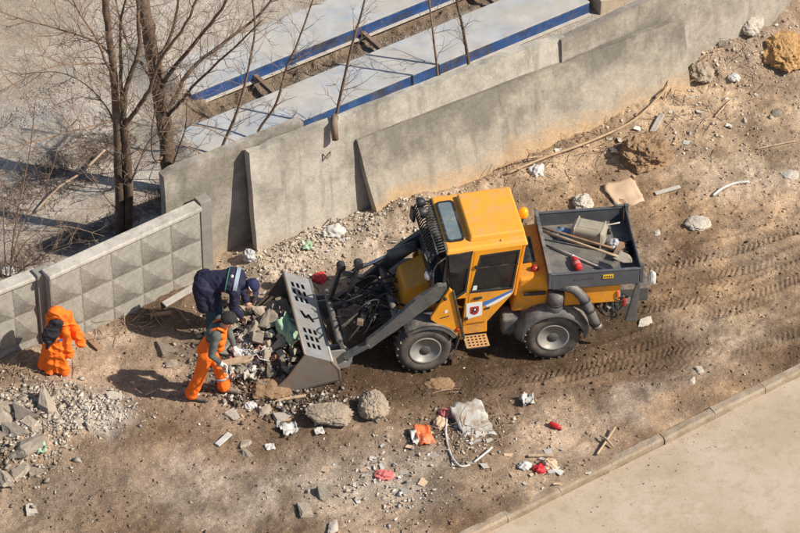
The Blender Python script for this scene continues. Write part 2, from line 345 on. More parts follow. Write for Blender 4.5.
    def build(s, name, m, parent=None, xf=None, bevel=0, seg=2, smooth=None, fix=True):
        me = bpy.data.meshes.new(name)
        vs_ = s.v if xf is None else [xf@p for p in s.v]
        me.from_pydata([tuple(p) for p in vs_], [], s.f)
        me.polygons.foreach_set('use_smooth', s.sm if smooth is None else [smooth]*len(s.f))
        if fix:
            bm = bmesh.new(); bm.from_mesh(me); bmesh.ops.recalc_face_normals(bm, faces=bm.faces[:]); bm.to_mesh(me); bm.free()
        me.update()
        if m is not None: me.materials.append(M[m] if isinstance(m, str) else m)
        o = bpy.data.objects.new(name, me); col.objects.link(o)
        if parent: o.parent = parent
        if bevel:
            b = o.modifiers.new('bevel', 'BEVEL'); b.width = bevel; b.segments = seg; b.limit_method = 'ANGLE'; b.angle_limit = R(35)
        return o
def empty(name, loc=(0,0,0), rz=0):
    o = bpy.data.objects.new(name, None); col.objects.link(o); o.location = loc; o.rotation_euler = (0,0,rz); o.empty_display_size = .2
    return o
def tag(o, label=None, cat=None, group=None, kind=None):
    if label: o['label'] = label
    if cat: o['category'] = cat
    if group: o['group'] = group
    if kind: o['kind'] = kind
    return o

# ------------------------------------------------------------------ ground relief
FX0, FX1, FY0, FY1, ST = -7.4, 7.6, -6.9, 8.2, 0.022
xs = np.arange(FX0, FX1, ST); ys = np.arange(FY0, FY1, ST)
def arms(lo, hi):
    a = []; p = hi; d = ST
    while p < hi+140: d *= 1.16; p += d; a.append(p)
    b = []; p = lo; d = ST
    while p > lo-140: d *= 1.16; p -= d; b.append(p)
    return np.array(b[::-1]), np.array(a)
bx, ax_ = arms(FX0, FX1); by, ay_ = arms(FY0, FY1)
XS = np.concatenate([bx, xs, ax_]); YS = np.concatenate([by, ys, ay_])
XX, YY = np.meshgrid(XS, YS, indexing='ij')
HH = (fbm(XX, YY, .35, 3, 3)-.5)*.16+(fbm(XX, YY, 1.8, 11, 5)-.5)*.13+(fbm(XX, YY, 12, 23, 2)-.5)*.028
n_cl = fbm(XX, YY, 6, 31, 2); HH += np.clip(n_cl-.64, 0, 1)*.08
def bump_at(px, py, rx, ry, h, rot=0.0, pw=2):
    g = G(px, py); c, s = math.cos(rot), math.sin(rot)
    dx = XX-g.x; dy = YY-g.y
    u = (dx*c+dy*s)/rx; v = (-dx*s+dy*c)/ry
    return h*np.exp(-(u*u+v*v)**(pw/2))
def ridge(p0, p1, wd, h):
    a = G(*p0); b = G(*p1); d = (b-a); L_ = d.length; d = d/L_
    t = np.clip((XX-a.x)*d.x+(YY-a.y)*d.y, 0, L_)
    dist = np.hypot(XX-(a.x+d.x*t), YY-(a.y+d.y*t))
    return h*np.exp(-(dist/wd)**2)
rough = fbm(XX, YY, 3.0, 77, 4)
for a in ((258,345,.72,.75,.30), (238,362,.45,.4,.16), (15,445,1.0,.9,.34), (135,450,.8,.5,.12), (92,418,.8,.6,.10), (326,414,.36,.24,.22), (272,376,.24,.2,.14),
          (752,0,2.0,1.5,.75), (705,62,.9,.7,.30), (640,120,.7,.4,.14), (785,22,.5,.4,.3), (520,190,.5,.3,.10), (640,395,1.0,.3,.06), (470,440,.8,.4,.07)):
    HH += bump_at(*a)*(.65+.7*rough)
HH += ridge((262,262), (420,205), .38, .17)*(.4+1.2*rough)+ridge((395,232), (668,104), .34, .16)*(.4+1.2*rough)
HH += ridge((-40,385), (200,290), .3, .10)*(.4+1.2*rough)
HH -= ridge((395,386), (640,362), .35, .05); HH -= ridge((395,318), (560,300), .5, .03)
# tyre tracks with lug prints
TRACKS = [[(600,300),(640,291),(690,284),(740,279),(770,270),(830,246)], [(560,352),(610,338),(660,322),(730,306),(775,288),(830,262)],
          [(590,368),(640,354),(672,346),(715,346),(757,336),(830,310)], [(470,380),(540,372),(600,356),(650,338)], [(640,268),(700,256),(760,240),(830,215)], [(610,312),(650,305),(700,296),(745,292),(790,276),(840,255)], [(655,360),(700,358),(745,345),(800,325),(840,305)], [(635,280),(690,272),(730,268),(780,255),(840,232)]]
TRK = np.zeros_like(HH)
for ti, tr in enumerate(TRACKS):
    P = [G(*p) for p in tr]; S = []
    for i in range(len(P)-1):
        p0 = P[max(i-1,0)]; p1 = P[i]; p2 = P[i+1]; p3 = P[min(i+2,len(P)-1)]
        for k in range(24):
            t = k/24; S.append(.5*((2*p1)+(p2-p0)*t+(2*p0-5*p1+4*p2-p3)*t*t+(3*p1-p0-3*p2+p3)*t**3))
    S = np.array([(p.x, p.y) for p in S]); T = np.gradient(S, axis=0); Ls = np.concatenate([[0], np.cumsum(np.hypot(*np.diff(S, axis=0).T))])
    T /= np.hypot(T[:,0], T[:,1])[:,None]
    m_ = (XX > S[:,0].min()-.4) & (XX < S[:,0].max()+.4) & (YY > S[:,1].min()-.4) & (YY < S[:,1].max()+.4)
    ix = np.where(m_); px_ = XX[ix]; py_ = YY[ix]
    best = np.full(px_.shape, 1e9); bi = np.zeros(px_.shape, int)
    for k in range(len(S)):
        d2 = (px_-S[k,0])**2+(py_-S[k,1])**2; q = d2 < best; best[q] = d2[q]; bi[q] = k
    rx = px_-S[bi,0]; ry = py_-S[bi,1]; along = Ls[bi]+rx*T[bi,0]+ry*T[bi,1]; lat = -rx*T[bi,1]+ry*T[bi,0]
    wd = .17; inside = 1/(1+np.exp((np.abs(lat)-wd)/.018)); fade = np.clip(fbm(px_, py_, .9, 50+ti, 2)*2.6-.72, 0, 1)*np.clip((7-np.abs(px_))*2, 0, 1)
    ph = (along+np.abs(lat)*.7+(fbm(px_, py_, 2.5, 61, 2)-.5)*.12)/.095; lug = np.sin(ph*2*math.pi)*np.clip(fbm(px_, py_, 3, 63+ti, 2)*3.2-.55, .0, 1)
    HH[ix] = HH[ix]*(1-.6*inside*fade)+fade*(-.03*inside+.017*lug*inside+.03*np.exp(-((np.abs(lat)-wd-.05)/.05)**2))
    TRK[ix] = np.maximum(TRK[ix], inside*fade)
# kerb line and road bed
KA = G(452,537); KB = G(812,357); KD = (KB-KA).normalized(); KN = Vector((KD.y, -KD.x, 0))      # KN points on to the road
side = (XX-KA.x)*KN.x+(YY-KA.y)*KN.y
spill = np.clip(fbm(XX, YY, 1.6, 301, 4)*3-1.15, 0, 1)
edge = 1/(1+np.exp(-(side+.02-.19*spill)/.02))
near_k = np.exp(-(side/.5)**2)
HH = HH*(1-near_k*.7)*(1-edge)+edge*(-.34)+(1-edge)*near_k*(-.012+.05*spill)
# the yard behind the wall is smooth and trodden
WA = G(-40,372); WB = G(205,262); W2 = G(700,60)
def line_side(a, b): return ((XX-a.x)*(-(b.y-a.y))+(YY-a.y)*(b.x-a.x))/math.hypot(b.x-a.x, b.y-a.y)
yard = 1/(1+np.exp(-(np.minimum(line_side(G(-40,386), G(205,272)), line_side(G(205,255), G(690,48)))-.25)/.12))
HH = HH*(1-yard*.72)
HH += ridge((205,110), (480,-6), .33, -.10)*(.6+.8*rough)+ridge((205,110), (480,-6), .30, .10)*np.clip(fbm(XX, YY, 5, 87, 3)*2-.8, 0, 1)
HH += (ridge((182,101), (154,58), .36, .31)+ridge((208,176), (176,140), .34, .29))*(.8+.4*rough)
def hz(x, y):
    i = min(max(np.searchsorted(XS, x)-1, 0), len(XS)-2); j = min(max(np.searchsorted(YS, y)-1, 0), len(YS)-2)
    fx = (x-XS[i])/(XS[i+1]-XS[i]); fy = (y-YS[j])/(YS[j+1]-YS[j])
    return float((HH[i,j]*(1-fx)+HH[i+1,j]*fx)*(1-fy)+(HH[i,j+1]*(1-fx)+HH[i+1,j+1]*fx)*fy)
def hzv(x, y):
    i = np.clip(np.searchsorted(XS, x)-1, 0, len(XS)-2); j = np.clip(np.searchsorted(YS, y)-1, 0, len(YS)-2)
    fx = (x-XS[i])/(XS[i+1]-XS[i]); fy = (y-YS[j])/(YS[j+1]-YS[j])
    return (HH[i,j]*(1-fx)+HH[i+1,j]*fx)*(1-fy)+(HH[i,j+1]*(1-fx)+HH[i+1,j+1]*fx)*fy
def GH(px, py):
    z = 0
    for _ in range(4): p = G(px, py, z); z = hz(p.x, p.y)
    return Vector((p.x, p.y, z))

# ground colours: kinds of soil, where they lie
def cm(c): return np.array(c, dtype=np.float32)
C = np.empty(XX.shape+(3,), np.float32)
f1 = np.clip(fbm(XX, YY, .8, 101, 5)*2.4-.7, 0, 1)[...,None]
f2 = np.clip(fbm(XX, YY, 3.2, 111, 4)*2.8-.9, 0, 1)[...,None]
C[:] = (cm((.185,.117,.070))*(1-f1)+cm((.47,.345,.242))*f1)*(.76+.46*f2)
wx = (fbm(XX, YY, 1.3, 131, 4)-.5)*.85; wy = (fbm(XX, YY, 1.3, 151, 4)-.5)*.85
def stain(px, py, rx, ry, c, k, rot=0.0):
    global C
    g = G(px, py); cs, sn = math.cos(rot), math.sin(rot); dx = XX+wx-g.x; dy = YY+wy-g.y
    u = (dx*cs+dy*sn)/rx; v = (-dx*sn+dy*cs)/ry
    a = (k*np.exp(-(u*u+v*v)**1.5))[...,None]*(.62+.5*f2[...]); a = np.clip(a, 0, 1); C = C*(1-a)+cm(c)*a*(.85+.28*f2)
def band(p0, p1, wd, c, k):
    global C
    a_ = G(*p0); b_ = G(*p1); d = (b_-a_); L_ = d.length; d = d/L_; X_ = XX+wx*.35; Y_ = YY+wy*.35
    t = np.clip((X_-a_.x)*d.x+(Y_-a_.y)*d.y, 0, L_); dist = np.hypot(X_-(a_.x+d.x*t), Y_-(a_.y+d.y*t))
    q = (k*np.exp(-(dist/wd)**2.5))[...,None]; C = C*(1-q)+cm(c)*q
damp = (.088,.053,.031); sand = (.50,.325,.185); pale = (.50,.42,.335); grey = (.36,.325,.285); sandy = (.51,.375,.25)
stain(700,130,2.6,1.8,sandy,.55); stain(640,190,1.6,1.0,sand,.45); stain(735,215,1.2,.8,sand,.5); stain(640,110,1.2,.8,sandy,.6)
stain(320,245,1.8,.9,(.50,.415,.325),.85,.5); stain(500,180,1.5,.6,sandy,.7,.5)
stain(700,330,1.7,.5,(.50,.385,.275),.7,.3); stain(690,290,1.5,.5,sand,.7,.15); stain(740,180,1.2,.6,(.50,.40,.30),.6); stain(760,300,1.2,.7,(.36,.255,.165),.6,.2)
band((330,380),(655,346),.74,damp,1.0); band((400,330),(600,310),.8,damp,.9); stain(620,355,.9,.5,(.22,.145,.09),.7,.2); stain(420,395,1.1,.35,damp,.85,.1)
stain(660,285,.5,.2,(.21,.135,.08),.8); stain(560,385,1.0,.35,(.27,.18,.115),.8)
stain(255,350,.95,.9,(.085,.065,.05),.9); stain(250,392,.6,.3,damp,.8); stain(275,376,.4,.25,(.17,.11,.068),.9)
stain(160,425,1.3,.6,(.15,.092,.055),.9); stain(110,490,1.5,.9,(.17,.108,.068),.85); stain(240,490,1.5,.7,(.44,.36,.285),.7); stain(300,440,1.2,.5,(.22,.15,.10),.6); stain(60,505,.9,.5,(.23,.18,.135),.7,.6)
stain(88,416,.60,.50,(.56,.50,.43),1.0); stain(30,420,.8,.6,grey,.7); stain(20,385,.6,.3,(.26,.19,.13),.7)
stain(390,480,1.2,.8,(.44,.375,.305),.75); stain(470,435,.6,.35,(.20,.165,.13),.5); stain(520,475,.7,.4,sandy,.5); stain(640,400,1.0,.35,(.41,.34,.275),.6,.5)
stain(700,395,.9,.25,sand,.5,.55); stain(180,318,1.1,.45,(.15,.10,.065),.85); stain(120,345,.9,.3,(.42,.33,.25),.5)
stain(735,50,1.1,.8,(.25,.195,.15),.75); stain(785,85,.8,.5,(.20,.14,.095),.75); stain(690,150,.5,.3,(.24,.17,.115),.6); stain(770,140,.6,.4,(.26,.185,.125),.6)
yc = np.clip(fbm(XX, YY, .9, 201, 5)*2.2-.6, 0, 1)[...,None]
Cy = (cm((.37,.32,.265))*(1-yc)+cm((.47,.415,.355))*yc)*(.9+.2*f2)
C = C*(1-yard[...,None])+Cy*yard[...,None]
stain(25,35,1.0,1.6,(.32,.25,.175),.75); stain(15,120,.9,.22,(.36,.345,.335),.9,.6); stain(75,160,1.3,.35,(.27,.225,.185),.7,.62); stain(80,225,1.4,.3,(.28,.225,.175),.7,.6); stain(60,60,1.2,.5,(.50,.44,.37),.5); band((200,112),(480,-6),.36,(.19,.135,.09),.95); band((300,112),(600,-8),.2,(.2,.15,.1),.6)
bed = np.clip(np.exp(-((side-.12)/.12)**2), 0, 1)[...,None]*.8; C = C*(1-bed)+cm((.27,.195,.13))*bed
C *= (1-.16*TRK)[...,None]
me = bpy.data.meshes.new('ground'); nx, ny = XX.shape; nv = nx*ny
co = np.stack([XX, YY, HH], -1).reshape(-1, 3).astype(np.float32)
idx = np.arange(nv).reshape(nx, ny); q = np.stack([idx[:-1,:-1], idx[1:,:-1], idx[1:,1:], idx[:-1,1:]], -1).reshape(-1, 4).astype(np.int32)
me.vertices.add(nv); me.vertices.foreach_set('co', co.ravel()); me.loops.add(q.size); me.loops.foreach_set('vertex_index', q.ravel())
me.polygons.add(len(q)); me.polygons.foreach_set('loop_start', np.arange(0, q.size, 4, dtype=np.int32))
me.update(); me.polygons.foreach_set('use_smooth', np.ones(len(q), bool))
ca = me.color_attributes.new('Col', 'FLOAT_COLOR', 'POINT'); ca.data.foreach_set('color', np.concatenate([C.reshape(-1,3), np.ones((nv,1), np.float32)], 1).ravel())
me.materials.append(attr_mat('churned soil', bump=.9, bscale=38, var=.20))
go = bpy.data.objects.new('ground', me); col.objects.link(go); tag(go, kind='structure')
CF = C
def col_at(x, y):
    i = np.clip(np.searchsorted(XS, x)-1, 0, len(XS)-2); j = np.clip(np.searchsorted(YS, y)-1, 0, len(YS)-2); return CF[i, j]

# ------------------------------------------------------------------ road and kerb
def kp(s_, n_, z): p = KA+KD*s_+KN*n_; return Vector((p.x, p.y, z))
KW = .15; ROADZ = -.105
mb = MB(); ns, nn_ = 120, 60
for i in range(ns+1):
    for j in range(nn_+1):
        s_ = -4+14*i/ns if 0 < i < ns else (-70 if i == 0 else 80); n_ = KW+6*(j/nn_)**1 if j < nn_ else 60
        mb.v.append(kp(s_, n_, ROADZ+.012*math.sin(s_*1.3+n_)*.5))
for i in range(ns):
    for j in range(nn_): mb.f.append([i*(nn_+1)+j, i*(nn_+1)+j+1, (i+1)*(nn_+1)+j+1, (i+1)*(nn_+1)+j]); mb.sm.append(True)
road_m = mat('dusty road', (.43,.34,.245), .95, var=.07, scale=30, bump=.5, bscale=90, c2=(.51,.42,.32), c2s=.7, c2t=.5, dust=.35, dustc=(.36,.26,.175))
ro = mb.build('road', road_m); tag(ro, kind='structure')
kerb = empty('kerb', kp(3.5, KW/2, 0)); tag(kerb, kind='structure')
s_ = -4.0
while s_ < 10:
    L_ = .98; d0 = rng.uniform(-.012,.012); d1 = rng.uniform(-.012,.012); zt = .022+rng.uniform(-.01,.01)
    m = MB(); pts = []
    prof = [(0,-.3),(KW,-.3),(KW,zt-.035),(KW-.03,zt),(.01,zt)]; N = 6
    for t in range(N+1):
        u = s_+.006+(L_-.012)*t/N
        for (n_, z) in prof: pts.append(kp(u, n_+d0+(d1-d0)*t/N+rng.uniform(-.005,.005), z+(rng.uniform(-.008,.006) if z > 0 else 0))-kerb.location)
    k = len(prof); fs = [[a*k+b, a*k+(b+1) % k, (a+1)*k+(b+1) % k, (a+1)*k+b] for a in range(N) for b in range(k)]+[list(range(k)), [N*k+b for b in range(k)][::-1]]
    m.add(pts, fs).build('kerb_stone', 'kerb', kerb); s_ += L_

# ------------------------------------------------------------------ concrete slabs of the wall
def slab(name, BL, TL, TR, BR, th, m, label, cat='wall slab', bury=.35, jag=.008, nu=14, nv_=6, chips=(), group=None, seed=1):
    rr = random.Random(seed); BL, TL, TR, BR = [Vector(p) for p in (BL, TL, TR, BR)]
    n = (BR-BL).cross(TL-BL).normalized()        # towards the viewer side
    if n.y > 0: n = -n
    BL = BL+(BL-TL).normalized()*bury; BR = BR+(BR-TR).normalized()*bury
    base = (BL+BR)/2; root = Vector((base.x, base.y, base.z)); mb = MB()
    for side_ in (0, 1):
        for i in range(nu+1):
            for j in range(nv_+1):
                u = i/nu; v = j/nv_; p = BL*(1-u)*(1-v)+BR*u*(1-v)+TR*u*v+TL*(1-u)*v
                e = Vector((0,0,0))
                if j == nv_ or i in (0, nu): e = Vector((rr.uniform(-jag,jag), rr.uniform(-jag,jag), rr.uniform(-jag,jag)))
                for (cu, cr, cd) in chips:
                    if j == nv_ and abs(u-cu) < cr: e += (BL-TL).normalized()*cd
                mb.v.append(p+e-n*th*side_+n*rr.uniform(-.003,.003)-root)
    k = (nu+1)*(nv_+1); g = lambda s, i, j: s*k+i*(nv_+1)+j
    for i in range(nu):
        for j in range(nv_):
            mb.f.append([g(0,i,j), g(0,i+1,j), g(0,i+1,j+1), g(0,i,j+1)]); mb.f.append([g(1,i,j), g(1,i,j+1), g(1,i+1,j+1), g(1,i+1,j)])
        mb.f.append([g(0,i,nv_), g(0,i+1,nv_), g(1,i+1,nv_), g(1,i,nv_)]); mb.f.append([g(0,i,0), g(1,i,0), g(1,i+1,0), g(0,i+1,0)])
    for j in range(nv_):
        mb.f.append([g(0,0,j), g(0,0,j+1), g(1,0,j+1), g(1,0,j)]); mb.f.append([g(0,nu,j), g(1,nu,j), g(1,nu,j+1), g(0,nu,j+1)])
    mb.sm = [False]*len(mb.f)
    o = mb.build(name, m); o.location = root; tag(o, label, cat, group); return o
# upright slab next to the patterned fence
D31 = Vector((math.cos(R(33)), math.sin(R(33)), 0))
up22 = Vector((0,0,2.02))
tl = G(164,175,2.02); D0 = (G(303,122,2.02)-tl); 
slab('concrete_wall_slab', tl-up22, tl, tl+D0, tl+D0-up22, .16, 'concrete', 'upright weathered concrete slab beside the patterned fence panel, behind the leaning slabs', chips=((.0,.04,.05),(.35,.04,.02)), seed=3)
TL = G(249,153,1.98); TR = G(565,34,1.98); BL = G(258,259,0); BR = BL+(TR-TL)
slab('concrete_wall_slab', BL, TL, TR, BR, .15, 'concrete_pale', 'long pale concrete slab leaning on the wall, half hidden by the front slab', nu=24, chips=((.03,.02,.03),(.98,.03,.05),(.28,.02,.02)), seed=4)
TL = G(357,140,1.52); TR = G(684,18,1.55); BL = G(380,225,0); BR = G(690,88,.18)
slab('concrete_wall_slab', BL, TL, TR, BR, .14, 'concrete_sand', 'big sandy stained concrete slab leaning in front, behind the yellow loader', nu=24, chips=((1.0,.03,.06),(.62,.03,.015)), seed=5)
TL = G(562,41,1.92); TR = G(690,-18,1.97); BL = TL-Vector((0,0,1.92))+Vector((.04,-.12,0)); BR = TR-Vector((0,0,1.9))+Vector((.04,-.12,0)); ex = (TR-TL)*.9
slab('concrete_wall_slab', BL, TL, TR+ex, BR+ex, .15, 'concrete', 'grey concrete slab at the far right end, behind the top of the sandy slab', nu=16, chips=((.02,.02,.03),), seed=6)
def on_quad(BL, TL, TR, BR, u, v): return BL*(1-u)*(1-v)+BR*u*(1-v)+TR*u*v+TL*(1-u)*v
# lifting loops and the pipe stub of the slabs
pc = G(334,124,1.95)
mb = MB(); mb.tube([pc+Vector((.02,.16,-.25)), pc+Vector((.01,.10,.06)), pc+Vector((0,-.06,.05)), pc+Vector((.02,-.12,-.22))], [.055,.06,.06,.055], 10)
o = mb.build('pipe_stub', 'rust'); o.location = (0,0,0); tag(o, 'short rusty bent pipe hooked over the top of the pale slab', 'pipe')
for (px, py, z) in ((327,153,1.45), (334,220,.25)):
    c = G(px, py, z); mb = MB(); mb.tube([c+Vector((-.05,0.04,0)), c+Vector((-.06,-.05,.01)), c+Vector((0,-.08,-.05)), c+Vector((.06,-.05,.01)), c+Vector((.05,.04,0))], .014, 6)
    o = mb.build('lifting_loop', 'rust'); tag(o, 'small rusty lifting loop %s on the pale leaning slab' % ('high' if z > 1 else 'near the foot'), 'lifting loop')

# ------------------------------------------------------------------ patterned fence panels
PB = {}
def pyramid(parent, x0, x1, z0, z1, d=.055):
    key = (round(x1-x0,3), round(z1-z0,3))
    if key not in PB:
        w_, h = (x1-x0)/2-.012, (z1-z0)/2-.012; mb = MB(); c = [(-w_,0,-h),(w_,0,-h),(w_,0,h),(-w_,0,h)]; a = .07
        t = [(-a*w_,-d,-a*h-.05),(a*w_,-d,-a*h-.05),(a*w_,-d,a*h-.05),(-a*w_,-d,a*h-.05)]
        mb.hexa([(p[0],.02,p[2]) for p in c], c); mb.hexa(c, t)
        o = mb.build('pyramid_relief', 'fence', parent, bevel=.006, seg=1); PB[key] = o.data
    else:
        o = bpy.data.objects.new('pyramid_relief', PB[key]); col.objects.link(o); o.parent = parent
    o.location = ((x0+x1)/2, -.003, (z0+z1)/2); return o
def fence_panel(p0, p1, top, cols, label, cw=.16):
    a = G(*p0); b = G(*p1); d = b-a; L_ = math.hypot(d.x, d.y)
    r = empty('concrete_fence', (a.x, a.y, 0), math.atan2(d.y, d.x)); tag(r, label, 'fence', 'patterned concrete fence')
    MB().box((L_/2, .075, (top-.5)/2-.0), (L_, .15, top+.5)).build('panel_slab', 'fence', r, bevel=.01)
    MB().box((L_/2, .07, top+.035), (L_+.04, .24, .075)).build('coping', 'coping', r, bevel=.018)
    cwid = L_/cols; rows = 3; rh = .56
    for i in range(cols):
        for j in range(rows): pyramid(r, i*cwid, (i+1)*cwid, top-.03-(j+1)*rh, top-.03-j*rh)
    return r
fence_panel((55,351), (203,282), 1.46, 5, 'long patterned concrete fence panel with pyramids, nearest the two workers')
fence_panel((-62,388), (44,345), 1.36, 4, 'lower patterned concrete fence panel at the left edge, left of the orange jacket')
for (px, py, lab) in ((51,349,'dark concrete post in the gap between the two patterned panels'), (211,276,'dark concrete post between patterned panel and upright slab')):
    g = G(px, py); o = MB().box((0,.16,.6), (.2,.2,1.75)).build('fence_post', 'post', None, bevel=.012)
    o.location = (g.x, g.y, 0); o.rotation_euler = (0,0,R(33)); tag(o, lab, 'post', 'patterned concrete fence')

# ------------------------------------------------------------------ weighbridge beyond the wall
DT = .27
wa = G(185,169,DT); wb = G(590,2,DT); wd_ = wb-wa; WL = math.hypot(wd_.x, wd_.y)
wr = empty('weighbridge', (wa.x, wa.y, 0), math.atan2(wd_.y, wd_.x)); tag(wr, 'two long worn steel weighbridge tracks with blue side beams behind the wall', 'weighbridge')
for y0, y1, x0 in ((0,.93,.45), (1.65,2.62,1.15)):
    MB().box(((WL+x0)/2, (y0+y1)/2, DT-.012), (WL-x0, y1-y0-.01, .024)).build('deck_plate', 'deck', wr, bevel=.006)
    for y, sgn in ((y0,-1), (y1,1)):
        MB().box(((WL+x0)/2, y-sgn*.03, DT/2-.0), (WL-x0-.01, .05, .2)).build('side_beam', 'beam', wr, bevel=.004)
        MB().box(((WL+x0)/2, y+sgn*.005, .03), (WL-x0-.01, .11, .02)).build('beam_flange', 'flange', wr, bevel=.004)
for px, py in ((262,78), (370,35), (480,-14)):
    g = G(px, py, .2); lx = (Vector((g.x, g.y, 0))-wr.location).dot(wd_.normalized())
    MB().box((lx, 1.29, .10), (.075, .78, .09)).build('cross_beam', 'rust', wr, bevel=.006)
ramp = MB(); ramp.hexa([(0,-.15,-.2),(1.5,-.15,-.2),(1.5,1.1,-.2),(0,1.1,-.2)], [(0,-.15,.33),(1.5,-.15,.06),(1.5,1.1,.06),(0,1.1,.33)])
o = ramp.build('concrete_ramp', 'concrete_pale', None, bevel=.02); e = wd_.normalized(); o.location = wr.location+e*(WL+.12); o.rotation_euler = (0,0,wr.rotation_euler.z)
tag(o, 'pale concrete ramp block at the end of the weighbridge track', 'ramp')
bpy.context.view_layer.update()

# ================================================================== the loader
def frame(px, py, yaw, yoff):
    c = G(px, py); ey = Vector((-math.sin(yaw), math.cos(yaw), 0)); o = c+ey*yoff
    return Matrix.Translation((o.x, o.y, 0)) @ Matrix.Rotation(yaw, 4, 'Z')
FM = frame(425, 371.5, R(10.5), .75); RM = frame(552, 358.5, R(6.5), .75)
LZ = -.015
loader = empty('wheel_loader', FM.translation+Vector((0,0,LZ)), R(10.5))
tag(loader, 'yellow articulated wheel loader with front bucket and rear dump box', 'loader')
RX = FM.inverted() @ RM                                   # rear section in the loader's own space
I4 = Matrix.Identity(4)
def add(name, mb, m, par=None, xf=None, bev=0, seg=2, **k): return mb.build(name, m, par or loader, xf, bev, seg, **k)

# wheels: x rearwards, y away from the viewer, z up
def wheel(cx, cy, xf, out):
    Rt, W = .445, .29; y0 = cy; n = 40
    mb = MB(); prof = [(.245,-W/2+.02),(.30,-W/2-.008),(.36,-W/2-.012),(.41,-W/2+.012),(.432,-W/2+.05),(.435,0),(.432,W/2-.05),(.41,W/2-.012),(.36,W/2+.012),(.30,W/2+.008),(.245,W/2-.02)]
    mb.lathe(prof, (cx, y0, Rt), (0,1,0), n)
    for k in range(22):
        for s in (-1, 1):
            a = 2*math.pi*(k+(.5 if s > 0 else 0))/22; c, s2 = math.cos(a), math.sin(a)
            b = a+.13; c2, s3 = math.cos(b), math.sin(b); r = .431
            mb.bar((cx+c*r, y0+s*.015, Rt+s2*r), (cx+c2*r, y0+s*.132, Rt+s3*r), .05, .026, up=(c, 0, s2))
    ty = add('wheel', mb, 'rubber', xf=xf)
    f = out*(W/2-.015)
    mb = MB(); mb.lathe([(.255,f),(.25,f+out*.012),(.225,f+out*.008),(.205,f-out*.07),(.13,f-out*.085),(.12,f-out*.06),(.0,f-out*.055)], (cx, y0, Rt), (0,1,0), 32)
    add('rim', mb, 'rim', ty, xf)
    mb = MB(); mb.lathe([(.10,f-out*.07),(.098,f-out*.01),(.085,f+out*.005),(.0,f+out*.01)], (cx, y0, Rt), (0,1,0), 20)
    add('hub', mb, 'hub', ty, xf)
    for k in range(6):
        a = k*math.pi/3+.3; mb = MB(); mb.lathe([(.014,0),(.014,out*.03),(.0,out*.034)], (cx+.16*math.cos(a), y0+f-out*.085, Rt+.16*math.sin(a)), (0,1,0), 6)
        add('wheel_bolt', mb, 'hub', ty, xf)
for cy, o_ in ((-.62,-1), (.66,1)): wheel(0, cy, I4, o_); wheel(0, cy, RX, o_)
def arc_fender(cx, y0, y1, r0, a0, a1, th, xf, flare=0, n=14):
    mb = MB(); P = []
    for i in range(n+1):
        a = R(a0+(a1-a0)*i/n); r = r0+(flare*abs(math.sin((i/n-.5)*2))**3)
        P.append((cx+r*math.cos(a), .445+r*math.sin(a), math.cos(a), math.sin(a)))
    for i in range(n):
        p, q = P[i], P[i+1]
        mb.hexa([(p[0],y0,p[1]),(q[0],y0,q[1]),(q[0],y1,q[1]),(p[0],y1,p[1])], [(p[0]+p[2]*th,y0,p[1]+p[3]*th),(q[0]+q[2]*th,y0,q[1]+q[3]*th),(q[0]+q[2]*th,y1,q[1]+q[3]*th),(p[0]+p[2]*th,y1,p[1]+p[3]*th)])
    for i in range(n):     # outer lip
        p, q = P[i], P[i+1]; lip = .05
        mb.hexa([(p[0]-p[2]*lip,y0,p[1]-p[3]*lip),(q[0]-q[2]*lip,y0,q[1]-q[3]*lip),(q[0]-q[2]*lip,y0+.015,q[1]-q[3]*lip),(p[0]-p[2]*lip,y0+.015,p[1]-p[3]*lip)],
                [(p[0]+p[2]*th,y0,p[1]+p[3]*th),(q[0]+q[2]*th,y0,q[1]+q[3]*th),(q[0]+q[2]*th,y0+.015,q[1]+q[3]*th),(p[0]+p[2]*th,y0+.015,p[1]+p[3]*th)])
    return mb
add('front_fender', arc_fender(.02,-.80,-.40,.51,28,128,.02,I4), 'fender'); add('front_fender', arc_fender(.02,.44,.84,.51,28,128,.02,I4), 'fender')
add('mudflap', MB().box((.50,-.68,.56), (.02,.24,.30), (0,.25,0)), 'rubber', bev=.006)
# rear fender: a broad rounded hood
def dome(y0, y1, out):
    mb = MB(); n, k = 20, 6; vs_ = []
    for i in range(n+1):
        a = R(-2+182*i/n)
        for j in range(k+1):
            t = j/k; yy = y0+(y1-y0)*t; rr_ = .555-.10*max(0, (1-t*2.2))**2 if out < 0 else .555-.10*max(0, 1-(1-t)*2.2)**2
            vs_.append((rr_*1.04*math.cos(a), yy, .46+rr_*math.sin(a)))
    fs = [(i*(k+1)+j, (i+1)*(k+1)+j, (i+1)*(k+1)+j+1, i*(k+1)+j+1) for i in range(n) for j in range(k)]
    mb.add(vs_, fs, True); return mb
for y0, y1, o_ in ((-.82,-.42,-1), (.46,.86,1)):
    f = add('rear_fender', dome(y0, y1, o_), 'fender', xf=RX); s = f.modifiers.new('thick', 'SOLIDIFY'); s.thickness = .022; s.offset = 0
# frames
mb = MB().box((.3,.04,.62), (1.7,.62,.34)); mb.box((0,.02,.445), (.2,1.2,.2)); mb.box((-.35,.04,.70), (.5,.5,.3)); add('front_frame', mb, 'steel', bev=.015)
mb = MB().box((.55,.03,.78), (2.0,.62,.26)); mb.box((0,.02,.445), (.2,1.2,.2)); mb.box((-.75,.03,.62), (.4,.34,.4)); add('rear_frame', mb, 'steel', xf=RX, bev=.015)
